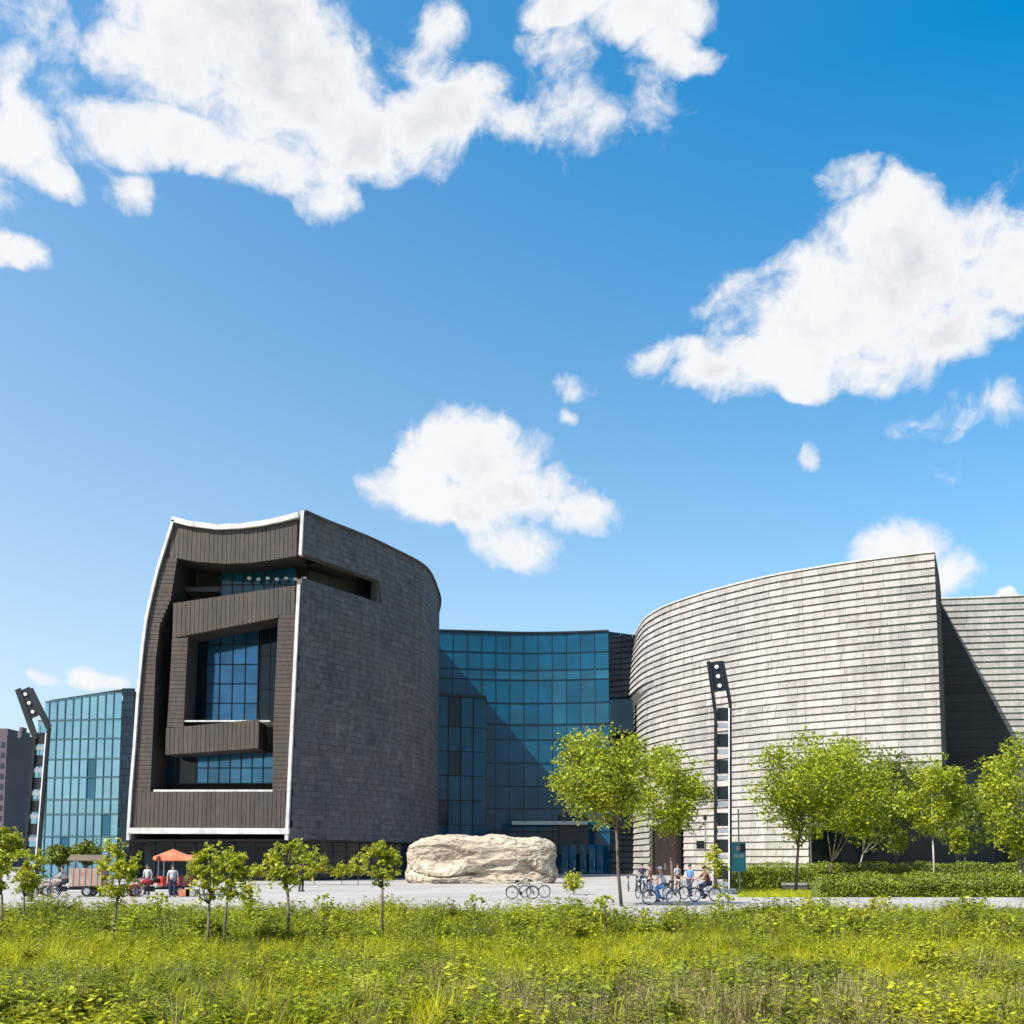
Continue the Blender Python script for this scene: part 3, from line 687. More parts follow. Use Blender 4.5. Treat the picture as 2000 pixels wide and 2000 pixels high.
# brown door panel
q0 = P(1274,1617,sp_[3].y-1); q1 = P(1336,1705,sp_[3].y-1)
cen = [sc1.at(u) for u in np.linspace(0,sc1.L,400)]
cpt = min(cen, key=lambda c: abs(PX(c.x,c.y,3)[0]-1305)); ia = min(np.linspace(0,sc1.L,400), key=lambda u: (sc1.at(u)-cpt).length)
tt = sc1.tan(ia); rz = math.atan2(tt.y, tt.x); zt0 = P(1305,1617,cpt.y).z
gate = thing('brown_gate', 'tall dark brown metal gate set in the pale stone shell', 'gate', (cpt.x,cpt.y,0), rz)
for i in range(4):
    mb = MB(); mb.box((-2.1+i*1.4, -.35, zt0/2),(1.34,.1,zt0-.1)); mb.make('gate_leaf', M['bronze'], gate)
mb = MB(); mb.box((0,-.2,zt0+.05),(6.2,.9,.3)); mb.box((-3,-.2,zt0/2),(.25,.9,zt0)); mb.box((3,-.2,zt0/2),(.25,.9,zt0)); mb.make('gate_frame', M['bronze'], gate)
for s in (-.15,.15): mb = MB(); mb.box((s,-.46,1.2),(.05,.1,.9)); mb.make('handle', M['steel'], gate)
# dark glazed recess under the raised right part
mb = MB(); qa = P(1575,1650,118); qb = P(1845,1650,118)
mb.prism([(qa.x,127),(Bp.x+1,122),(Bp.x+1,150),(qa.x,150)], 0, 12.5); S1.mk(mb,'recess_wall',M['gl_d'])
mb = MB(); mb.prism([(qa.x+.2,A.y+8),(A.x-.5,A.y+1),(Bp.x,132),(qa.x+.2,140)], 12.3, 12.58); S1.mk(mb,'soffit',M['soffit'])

# ------------------------------------------------------------------ second shell, far right
shell2 = thing('far_stone_shell', 'pale stone shell at the right edge with a slanting shadow', 'building', (66,132,0)); S2 = Off(shell2)
zt2 = P(1900,1166,132).z
sc2 = Curve2([(PZ(1780,1176,zt2).x,133.6),(PZ(1900,1166,zt2).x,132.6),(PZ(2000,1162,zt2).x,131.6),(78,130),(92,126)])
ms = courses(lambda u,z:0, sc2, 4.0, zt2, .86, 2.4, .18, .12, lambda u,z:True)
S2.pieces('stone_panel', M['stone'], ms, joined_name='stone_panel_field', m_joined=M['stone_j'])
pp = [(p.x,p.y+.1) for p in sc2.p]
mb = MB(); mb.prism(pp+[(92,170),(58,170)], 3.9, zt2-.1); S2.mk(mb,'core_block',M['core'])
mb = MB(); mb.prism([(p[0],p[1]+3) for p in pp]+[(92,168),(58,168)], 0, 3.9); S2.mk(mb,'ground_storey',M['gl_d'])
dw = thing('raking_shadow_sheet', 'dark sheet standing in for the slanting shadow on the far stone shell', 'wall', (60,130,0)); DW = Off(dw)
nrow = 30  # dark strips added over the far shell in the shape of its cast shadow
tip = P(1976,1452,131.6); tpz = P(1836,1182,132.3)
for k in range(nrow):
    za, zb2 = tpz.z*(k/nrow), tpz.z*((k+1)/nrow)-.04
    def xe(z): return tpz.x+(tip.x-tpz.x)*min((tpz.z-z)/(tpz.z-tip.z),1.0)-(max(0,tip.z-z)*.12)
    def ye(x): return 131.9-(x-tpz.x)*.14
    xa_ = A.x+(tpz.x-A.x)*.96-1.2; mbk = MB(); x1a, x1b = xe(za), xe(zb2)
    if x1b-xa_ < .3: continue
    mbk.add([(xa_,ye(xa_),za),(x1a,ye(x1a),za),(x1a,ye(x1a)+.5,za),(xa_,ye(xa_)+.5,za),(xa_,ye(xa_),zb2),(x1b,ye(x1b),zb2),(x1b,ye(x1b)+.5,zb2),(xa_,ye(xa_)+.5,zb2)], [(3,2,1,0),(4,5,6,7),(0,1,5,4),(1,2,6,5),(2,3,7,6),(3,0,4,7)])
    DW.mk(mbk, 'dark_panel', M['wall_and_shade'])  # strip of the added shadow sheet, not a real panel
mb = MB()
for p, q in zip(sc2.p, sc2.p[1:]): mb.beam((p.x,p.y,zt2+.06),(q.x,q.y,zt2+.06),.5,.16)
S2.mk(mb,'roof_coping',M['trim'])

# ------------------------------------------------------------------ left glass block
lb = thing('glass_block', 'light blue gridded glass block with a dark right end', 'building', (-48,112,0)); G = Off(lb)
YL = 110.0
zt3 = P(235,1350,YL).z
def gx(pxv, pyv): return P(pxv, pyv, YL)
lb_left = [gx(85,1368),gx(70,1395),gx(58,1430),(gx(48,1500)),(gx(40,1580)),(gx(33,1670))]
lefts = [(p.x,p.z) for p in lb_left]
ztop_at = lambda x: interp([(gx(85,1366).x, gx(85,1366).z),(gx(235,1350).x, zt3)], x, 0, 1)
xR = gx(234,1500).x; ncol = 9; colw = (xR-gx(85,1400).x)/ncol
rows3 = [0,3.1,4.6,7.0,8.6,11.0,13.0,15.2,17.3,99]
gl = {'gl_l':[], 'gl_b':[]}; ml = []; tr = []
def yat(x): return YL+(xR-x)*.16
for j in range(len(rows3)-1):
    z0 = rows3[j]; z1 = rows3[j+1]
    for i in range(-3, ncol):
        xa = gx(85,1400).x+colw*i; xb = xa+colw
        z1c = min(z1, ztop_at((xa+xb)/2)); zc = (z0+z1c)/2
        le = interp(lefts, zc)
        if xb < le+.1: continue
        if i < 0 and zc > lefts[0][1]-.8: continue
        xa2 = max(xa, le)
        ax = Vector((1,-.16,0)).normalized(); ny = Vector((.16,1,0)).normalized()
        tl = random.uniform(-.008,.008)
        k = 'gl_b' if (i, j) in ((5,4),(5,5),(2,1),(7,2)) else 'gl_l'
        gl[k].append(basis(Vector(((xa2+xb)/2, yat((xa2+xb)/2), zc)), (ax+ny*tl).normalized(), (ny-ax*tl).normalized(), Vector((0,0,1)), xb-xa2-.06, .05, z1c-z0-.07))
        tr.append(basis(Vector(((xa2+xb)/2, yat((xa2+xb)/2)-.05, z1c-.03)), ax, ny, Vector((0,0,1)), xb-xa2, .12, .1))
        if i >= 0: ml.append(basis(Vector((xa, yat(xa)-.05, zc)), ax, ny, Vector((0,0,1)), .09, .14, z1c-z0))
for k, v in gl.items(): G.pieces('glass_pane', M[k], v)
G.pieces('transom', M['tealmetal'], tr)
G.pieces('mullion', M['tealmetal'], ml, joined_name='mullion_field')
mb = MB()
for (xa,za),(xb,zb_) in zip(lefts[::-1], lefts[::-1][1:]):
    mb.add([(xa+.1,yat(xa)+.2,za),(xR,YL+.2,za),(xR,YL+14,za),(xa+.1,YL+14,za),(xb+.1,yat(xb)+.2,zb_),(xR,YL+.2,zb_),(xR,YL+14,zb_),(xb+.1,YL+14,zb_)], [(3,2,1,0),(4,5,6,7),(0,1,5,4),(1,2,6,5),(2,3,7,6),(3,0,4,7)])
G.mk(mb,'interior_block',M['core'])
mb = MB(); mb.beam((gx(85,1366).x,yat(gx(85,0).x)-.02,gx(85,1366).z+.1),(xR,YL-.02,zt3+.1),.3,.2); G.mk(mb,'roof_edge',M['metal_dark'])
ec = Curve2([(xR+.02,YL-.05),(gx(262,1400).x,YL-.05)])
ms = courses(lambda u,z:0, ec, 0, zt3+.3, .8, 1.2, .04, .2, lambda u,z:True)
G.pieces('dark_panel', M['gl_d'], ms)
mb = MB(); mb.box(((xR+gx(262,1400).x)/2, YL+7, zt3/2),(gx(262,1400).x-xR,13.6,zt3)); G.mk(mb,'end_block',M['core'])

# ------------------------------------------------------------------ far apartment towers
def apartment(px0, px1, ptop, Y, label, crown):
    a = P(px0,ptop,Y); b = P(px1,ptop,Y); t = thing('apartment_tower', label, 'building', ((a.x+b.x)/2,Y,0), 0, 'far apartment towers'); w = b.x-a.x; h = a.z
    mb = MB(); mb.box((0,8,h/2),(w,16,h)); mb.make('wall', M['tower_wall'], t)
    mb = MB(); mb.box((w*.1,6,h+1.2),(w*.4,6,2.4)); 
    if crown: mb.box((w*.1,6,h+3),(w*.2,3,1.6))
    mb.make('roof', M['tower_wall'], t)
    n = int(h/3.1); nb = 3 if w > 4 else 1
    g = unit_box('window', M['tower_glass']); bd = unit_box('balcony', M['tower_pale'])
    for k in range(n):
        for c in range(nb):
            o = link('window', g, t); o.matrix_local = basis(Vector((-w/2+w*(c+.5)/nb, -.03, 1.8+k*3.1)), (1,0,0),(0,1,0),(0,0,1), w/nb*.5,.1,1.6)
        o = link('balcony', bd, t); o.matrix_local = basis(Vector((-w*.3, -.4, .6+k*3.1)), (1,0,0),(0,1,0),(0,0,1), w*.25,.8,.9)
apartment(-30,14,1436,300,'dark purplish apartment tower cut off by the left edge',False)
apartment(9,38,1440,320,'slimmer dark apartment tower with a stepped top beside the glass block',True)
apartment(34,52,1450,345,'narrow far apartment tower behind the curved end of the glass block',False)

# ------------------------------------------------------------------ boulder
def boulder():
    Y = 88.0; a = P(790,1700,Y); b = P(1090,1700,Y); w = b.x-a.x; hgt = P(940,1633,Y).z
    t = thing('boulder', 'huge long pale beige boulder lying on the plaza', 'boulder', ((a.x+b.x)/2, Y+1.6, 0))
    nu, nv = 200, 90; vs = []; fs = []
    from mathutils import noise as mn
    for j in range(nv+1):
        v = -math.pi/2+math.pi*j/nv
        for i in range(nu):
            u = 2*math.pi*i/nu
            def se(c, e): return math.copysign(abs(c)**e, c)
            x = se(math.cos(v),.45)*se(math.cos(u),.5); y = se(math.cos(v),.45)*se(math.sin(u),.8); z = se(math.sin(v),.5)
            p = Vector((x*w/2, y*2.0, (z+1)/2*(hgt+.9)-.9))
            q = Vector((p.x*.42,p.y*.5,p.z*.62))
            h0 = mn.noise(Vector((p.x*.3,p.y*.4,p.z*.8)))*2.2; h1 = math.floor(h0*2.5)/2.5; d = (h1+min(1,(h0-h1)*2.5*2.2)**3*.4)*.22
            d += mn.noise(q)*.3+mn.noise(Vector((p.x*1.3,p.y*1.3,p.z*1.6)))*.13+mn.noise(Vector((p.x*3,p.y*3,p.z*3.4)))*.09+mn.noise(Vector((p.x*7,p.y*7,p.z*7)))*.04
            d += -.5*max(0, 1-abs(mn.noise(Vector((p.x*.13+1.7,p.y*.3,p.z*.62-p.x*.05+3))) )*13)   # cracks along the bedding
            nrm = Vector((x/w*2*3,y,z*1.2)).normalized()
            if p.x < -w*.36 : p.z *= 1-.25*((-p.x-w*.36)/(w*.14))**2*.6
            p = p+nrm*d*.8
            vs.append(p)
    for j in range(nv):
        for i in range(nu): fs.append((j*nu+i, j*nu+(i+1)%nu, (j+1)*nu+(i+1)%nu, (j+1)*nu+i))
    o = link('stone_body', mesh('stone_body', vs, fs, M['rock'], smooth=False), t)
boulder()

# ------------------------------------------------------------------ truss lamp posts
def lamp_post(label, base, kx, kz, hx, hz, w, depth=.35, lampside=1):
    """base point, knee offset, head-end offset; two rails with plates between"""
    t = thing('street_lamp', label, 'street lamp', base, 0, 'bent truss lamp posts')
    K = Vector((kx,0,kz)); Hd = Vector((hx,0,hz)); O = Vector((0,0,0)); hw = Vector((w/2,0,0))
    for s in (-1,1):
        kk = K+Vector((0,0,.35*s))
        mb = MB(); mb.beam(O+hw*s, kk+hw*s, .14, .3); mb.beam(kk+hw*s, Hd+hw*s*.95, .15, .34); mb.make('rail', M['metal_dark'], t)
    mb = MB(); mb.beam(O+hw*.76+Vector((0,-.16,0)), K+hw*.76+Vector((0,-.16,0)), .06,.05); mb.make('light_strip', M['white'], t)
    n = 7
    for i in range(n):
        p = O.lerp(K, (i+.35)/n); mb = MB(); mb.box(p, (w*.8,.2,.26)); mb.make('white_plate', M['lampplate'], t)
        p = O.lerp(K, (i+.78)/n); mb = MB(); mb.box(p+Vector((0,.05,0)), (w*.72,.12,kz/n*.5)); mb.make('dark_panel', M['metal_dark'], t)
    mb = MB(); p1 = K.lerp(Hd,.38); mb.beam(p1+Vector((0,.05,0)), Hd+Vector((0,.05,0)), w*.86, .16, up=(0,1,0)); 
    hb = mb.make('head_panel', M['metal_dark'], t)
    for i in range(3):
        p = K.lerp(Hd, .48+.2*i); mb = MB(); mb.cyl(p+Vector((0,-.14,0)), p+Vector((0,-.02,0)), w*.13, 14); mb.make('lamp_lens', M['white'], t)
    mb = MB(); mb.box((0,0,.15),(w*1.6,.9,.3)); mb.make('base_plate', M['steel'], t)
Yl = 62.0
b0 = P(1411,1700,Yl); k0 = P(1412,1384,Yl); h0 = P(1397,1292,Yl)
lamp_post('tall bent truss lamp post in front of the pale stone shell', (b0.x,Yl,0), k0.x-b0.x, k0.z, h0.x-b0.x, h0.z, 29*Yl/2000)
b0 = P(64,1650,Yl); k0 = P(86,1432,Yl); h0 = P(50,1346,Yl)
lamp_post('tall bent truss lamp post leaning beside the light blue glass block', (b0.x-.1,Yl,0), k0.x-b0.x, k0.z, h0.x-b0.x, h0.z, 25*Yl/2000)

# ------------------------------------------------------------------ leaves and trees
def leaf_cloud(centres, radii, n_each, size, flat=.7, aspect=.5):
    C = np.array(centres); Rr = np.array(radii); n = len(C)*n_each
    c = np.repeat(C, n_each, 0); r = np.repeat(Rr, n_each, 0)
    d = RNG.normal(size=(n,3)); d /= np.linalg.norm(d,axis=1)[:,None]
    rad = RNG.random(n)**.45
    p = c+d*rad[:,None]*r*(1+RNG.normal(size=(n,1))*.12)
    a = RNG.normal(size=(n,3)); a[:,2] *= flat; a /= np.linalg.norm(a,axis=1)[:,None]
    b = np.cross(a, RNG.normal(size=(n,3))); b /= np.linalg.norm(b,axis=1)[:,None]
    s = (size*RNG.uniform(.55,1.35,n))[:,None]
    V = np.stack([p-a*s, p-b*s*aspect+a*s*.1, p+a*s, p+b*s*aspect+a*s*.1],1).reshape(-1,3)
    Fc = np.arange(n*4).reshape(-1,4); return V, Fc
def tree(name, label, base, H_, cw, cz0, seed, leafm='leaf', bark='bark', trunk_r=.1, nclump=26, n_each=120, leaf=.11, fork=.45, lean_=(0,0), group=None, squash=1.0, tips=.3):
    rnd = random.Random(seed); t = thing(name, label, 'tree', base, 0, group)
    cc = Vector((lean_[0], lean_[1], (cz0+H_)/2)); rz_ = (H_-cz0)/2; rx = cw/2
    mb = MB(); fk = Vector((lean_[0]*.3, lean_[1]*.3, cz0*fork+.2)); mid = fk*.5+Vector((rnd.uniform(-.06,.06),0,0)); mid.z = fk.z*.5
    mb.tube([(0,0,-.1), mid, fk], [trunk_r*1.15, trunk_r, trunk_r*.85], 8)
    cs = []; rs = []
    for i in range(nclump):
        while True:
            d = Vector((rnd.uniform(-1,1),rnd.uniform(-1,1),rnd.uniform(-1,1)))
            if .25 < d.length < 1: break
        wz = 1.0 if d.z > .1 else max(.45, 1.06+.6*d.z)
        c = cc+Vector((d.x*rx*.86*wz, d.y*rx*.86*wz, d.z*rz_*.84)); cs.append(tuple(c)); r = rx*(rnd.uniform(.24,.42) if leafm != 'leafy' else rnd.uniform(.12,.36)); rs.append((r,r,r*.78*squash))
    # limbs reach to about half the clumps
    mains = []
    for k in range(4):
        an = k*math.pi/2+rnd.uniform(-.5,.5); e = cc+Vector((math.cos(an)*rx*.42, math.sin(an)*rx*.42, -rz_*.25+rnd.uniform(-.2,.4)*rz_))
        m1 = fk.lerp(e,.5)+Vector((rnd.uniform(-.1,.1),rnd.uniform(-.1,.1),-.08*rz_)); mb.tube([fk, m1, e],[trunk_r*.6,trunk_r*.42,trunk_r*.26],6); mains.append(e)
    top = cc+Vector((0,0,rz_*.5)); mb.tube([fk, fk.lerp(top,.5)+Vector((rnd.uniform(-.1,.1),0,0)), top],[trunk_r*.7,trunk_r*.45,trunk_r*.15],6); mains.append(cc)
    for c in cs:
        c = Vector(c); m_ = min(mains, key=lambda q: (q-c).length); mb.tube([m_, m_.lerp(c,.55)+Vector((0,0,.05)), c],[trunk_r*.22,trunk_r*.15,trunk_r*.06],4)
    mb.make('trunk', M[bark], t, smooth=True)
    V, Fc = leaf_cloud(cs, rs, int(n_each*(2.2 if leafm != 'leafy' else 1.3)), leaf*1.15)
    # stray tips outside the mass
    d = RNG.normal(size=(int(nclump*2),3)); d /= np.linalg.norm(d,axis=1)[:,None]; tipc = np.array(cc)+d*np.array([rx,rx,rz_])*RNG.uniform(.8,1.05,(len(d),1))
    if leafm == 'leafy':
        for q in tipc[:10]: pass
    V2, F2 = leaf_cloud(tipc.tolist(), [(tips,tips,tips)]*len(d), 14, leaf)
    V = np.concatenate([V,V2]); Fc = np.concatenate([Fc, F2+len(Fc)*4])
    link('crown', fastmesh('crown', V, Fc, M[leafm]), t)
    return t
def tree_px(name, label, x, Y, ytop, ybot, wpx, seed, cx=None, **k):
    """trunk at pixel column x; crown spans ytop..ybot and wpx wide, at distance Y"""
    b = P(x, HOR, Y); tp_ = P(x, ytop, Y).z; bt = P(x, ybot, Y).z; cx = x if cx is None else cx
    return tree(name, label, (b.x, Y, 0), tp_, wpx*Y/2000*(1.12 if name == 'round_tree' else .95), bt, seed, lean_=((cx-x)*Y/2000,0), **k)
GR = 'round crowned street trees on the right'
tree_px('round_tree','round bright green tree on a thin trunk before the glass wall edge',1213,45,1418,1618,205,1,cx=1185,fork=.95,trunk_r=.07,nclump=40,n_each=110,leaf=.085,group=GR,squash=1.0)
tree_px('round_tree','forked green tree standing in front of the brown gate',1312,64,1450,1640,160,2,cx=1308,fork=.6,trunk_r=.09,nclump=34,n_each=110,leaf=.1,group=GR)
tree_px('round_tree','widest green tree right of the lamp post with a dark forked trunk',1553,66,1424,1648,200,3,cx=1575,fork=.85,trunk_r=.09,nclump=54,n_each=120,leaf=.1,group=GR)
tree_px('round_tree','green tree with a slanting trunk just behind the widest one',1612,74,1434,1650,180,4,cx=1655,fork=.5,trunk_r=.1,nclump=46,n_each=110,leaf=.11,group=GR)
tree_px('round_tree','darker green tree with a pale trunk between two brighter trees',1668,84,1458,1668,190,5,cx=1725,fork=.9,trunk_r=.06,bark='palebark',leafm='leafd',nclump=56,n_each=110,leaf=.12,group=GR)
tree_px('round_tree','small yellow green tree with a pale trunk under the slanting shadow',1822,64,1472,1640,118,6,cx=1826,fork=.95,trunk_r=.06,bark='palebark',nclump=32,n_each=110,leaf=.1,group=GR)
tree_px('round_tree','large green tree cut off by the right edge',1988,64,1430,1690,170,7,cx=2004,fork=.7,trunk_r=.09,bark='palebark',nclump=40,n_each=120,leaf=.1,group=GR)
tree_px('round_tree','small dark tree half hidden behind the yellow green tree',1885,92,1520,1668,130,8,fork=.8,trunk_r=.08,leafm='leafd',nclump=26,n_each=90,leaf=.12,group=GR)
for x, s, w, lbl in ((1752,11,45,'small upright shrub tree behind the hedges under the darker tree'),(1872,12,40,'small upright shrub tree behind the hedges beside the slanting shadow')):
    tree_px('shrub_tree', lbl, x, 90, 1612, 1668, w, s, nclump=14, n_each=60, leaf=.1, trunk_r=.04)
for x, y, w, s, lbl in ((5,1612,80,21,'green tree at the left edge below the apartment towers'),(118,1652,60,22,'low dark green tree at the foot of the glass block'),(170,1640,60,23,'dark bushy tree under the right side of the glass block')):
    tree_px('background_tree', lbl, x, 96, y, 1690, w, s, leafm='leafd' if s > 21 else 'leaf', nclump=22, n_each=90, leaf=.14, trunk_r=.08)
# shrubs in the shade under the tower
for x, y, w, s, lbl in ((460,1660,50,31,'dark shrub in the shade under the brown front'),(615,1655,60,32,'loose pale green shrub below the dark stone corner'),(668,1690,50,33,'low bright green shrub left of the boulder'),(700,1668,40,34,'small green shrub in front of the dark lobby'),(500,1690,40,35,'low shrub behind the young tree under the white base edge'),(590,1695,40,36,'low pale shrub at the middle of the plaza edge'),(1395,1650,46,37,'bushy young shrub at the foot of the right lamp post'),(1120,1705,34,38,'small shrub with orange tips right of the boulder')):
    tree_px('shrub', lbl, x, 84 if x < 1000 else 60, y, 1712 if x < 1000 else 1740, w, s, leafm='leafy', nclump=12, n_each=50, leaf=.1, trunk_r=.03, fork=.3)
# young trees in the field
GY = 'young trees standing in the weedy field'
YT = [(14,25,1652,1752,75,41,'young tree cut off by the left edge of the field',-10),(48,27,1655,1755,75,42,'second young tree from the left with a bushy yellow crown',55),
      (231,22,1636,1765,92,43,'young tree with the longest dark trunk left of the tower',232),(412,21.5,1645,1770,85,44,'young tree with twin crown left of a darker trunk',408),
      (443,23,1655,1760,70,45,'young tree just right of its twin before the tower front',452),(562,24,1635,1740,110,46,'round young tree centred under the corner of the tower',566),
      (750,25,1640,1735,84,47,'young olive green tree just left of the boulder',742)]
for x, Y, yt, yb, w, s, lbl, cx in YT:
    tree_px('young_tree', lbl, x, Y, yt, yb, w, s, cx=cx, leafm='leafy', nclump=22, n_each=56, leaf=.042, trunk_r=.032, fork=.85, group=GY, tips=.08)
# thin saplings and stakes
for i,(x,Y,yt,yb,lbl) in enumerate([(310,27,1740,1790,'thin sapling stem between the two leftmost dark trunks'),(1142,27,1770,1830,'thin sapling left of the field walkway'),(1265,25,1775,1835,'leafy knee high sapling below the parked bicycles'),(1497,22,1770,1830,'bare branching sapling below the hedge end'),(1575,25,1755,1800,'thin sapling by the middle of the path'),(1668,24,1768,1810,'bent twig sapling right of the middle path'),(1805,17,1840,1900,'dry pale stalk sapling in the right part of the field'),(1955,21,1780,1850,'dark stemmed sapling near the right edge'),(1180,24,1748,1800,'leafy sapling rising left of the thin street tree trunk'),(1410,28,1742,1795,'bushy sapling at the field edge below the lamp post'),(930,29,1745,1795,'sapling at the field edge below the boulder'),(640,29,1742,1790,'sapling at the field edge right of the round young tree'),(1720,28,1745,1795,'sapling at the field edge before the front hedge'),(1335,15,1870,1930,'broad leaved weed sapling in the middle foreground')]):
    tree_px('sapling', lbl, x, Y, yt, yb, 50, 60+i, leafm='leafy', nclump=10, n_each=10, leaf=.04, trunk_r=.02, fork=.7, tips=.05, group='thin saplings in the field')

# ------------------------------------------------------------------ hedges
def hedge(label, x0, x1, y0, y1, h, seed, dens=650):
    t = thing('hedge', label, 'hedge', ((x0+x1)/2,(y0+y1)/2,0), 0, 'clipped hedges on the right'); w = x1-x0; d = y1-y0
    rg = np.random.default_rng(seed); n = int((w*d+w*h*2)*dens*.35)
    p = np.stack([rg.uniform(-w/2,w/2,n), rg.uniform(-d/2,d/2,n), h*(1-rg.random(n)**2.2*.95)],1)
    front = rg.random(n) < .5; p[front,1] = -d/2+rg.random(front.sum())**2*.25; p[front,2] = rg.random(front.sum())*h
    p[:,2] += .09*np.sin(p[:,0]*1.7+seed)+.06*np.sin(p[:,0]*4.1)+rg.normal(size=n)*.05; p[:,2] = np.maximum(p[:,2], .02)
    a = rg.normal(size=(n,3)); a /= np.linalg.norm(a,axis=1)[:,None]; b = np.cross(a, rg.normal(size=(n,3))); b /= np.linalg.norm(b,axis=1)[:,None]
    s = rg.uniform(.04,.095,n)[:,None]
    V = np.stack([p-a*s,p-b*s*.55,p+a*s,p+b*s*.55],1).reshape(-1,3)
    link('foliage', fastmesh('foliage', V, np.arange(n*4).reshape(-1,4), M['hedge']), t)
    mb = MB(); mb.box((0,.08,h*.42),(w-.2,d-.3,h*.8)); mb.make('branch_core', M['soil'], t)
def XA(px, Y): return (px-1000)/2000*Y
hedge('long back hedge in front of the dark recess', XA(1440,80), XA(2060,80), 79, 80.6, 1.75, 5, 300)
hedge('middle hedge on the left beside the teal sign', XA(1405,72), XA(1505,72), 70, 71.6, 1.45, 1)
hedge('front right hedge along the path', XA(1592,53.5), XA(2070,53.5), 53, 55, .95, 2)
hedge('middle hedge behind the front right hedge', XA(1600,62), XA(2060,62), 61, 63.5, 1.15, 3, 450)
hedge('low hedge with a gap of bright lawn before it', XA(1500,70), XA(1640,70), 72, 73.6, 1.5, 4, 380)
mb = MB(); bn = thing('low_wall', 'low pale wall beside the lawn between two hedges', 'wall', (XA(1552,68),67.2,0)); mb.box((0,0,.45),(2.3,.3,.16)); mb.make('coping', M['pave'], bn); mb = MB(); mb.box((0,0,.2),(2.2,.22,.36)); mb.make('wall_body', M['core'], bn)

# ------------------------------------------------------------------ people
def skin_body(name, verts, edges, radii, m, parent, sub=1):
    me = bpy.data.meshes.new(name); me.from_pydata(verts, edges, []); o = bpy.data.objects.new(name, me); COL.objects.link(o)
    md = o.modifiers.new('s','SKIN'); me.skin_vertices[0] if me.skin_vertices else None
    sv = me.skin_vertices[0].data
    for i, r in enumerate(radii): sv[i].radius = (r if isinstance(r, tuple) else (r, r)); sv[i].use_root = (i == 0)
    ms_ = o.modifiers.new('u','SUBSURF'); ms_.levels = sub; ms_.render_levels = sub
    dg = bpy.context.evaluated_depsgraph_get(); dg.update(); nm = bpy.data.meshes.new_from_object(o.evaluated_get(dg))
    nm.name = name; bpy.data.objects.remove(o); nm.materials.clear(); nm.materials.append(m)
    nm.polygons.foreach_set('use_smooth', [True]*len(nm.polygons))
    return link(name, nm, parent)
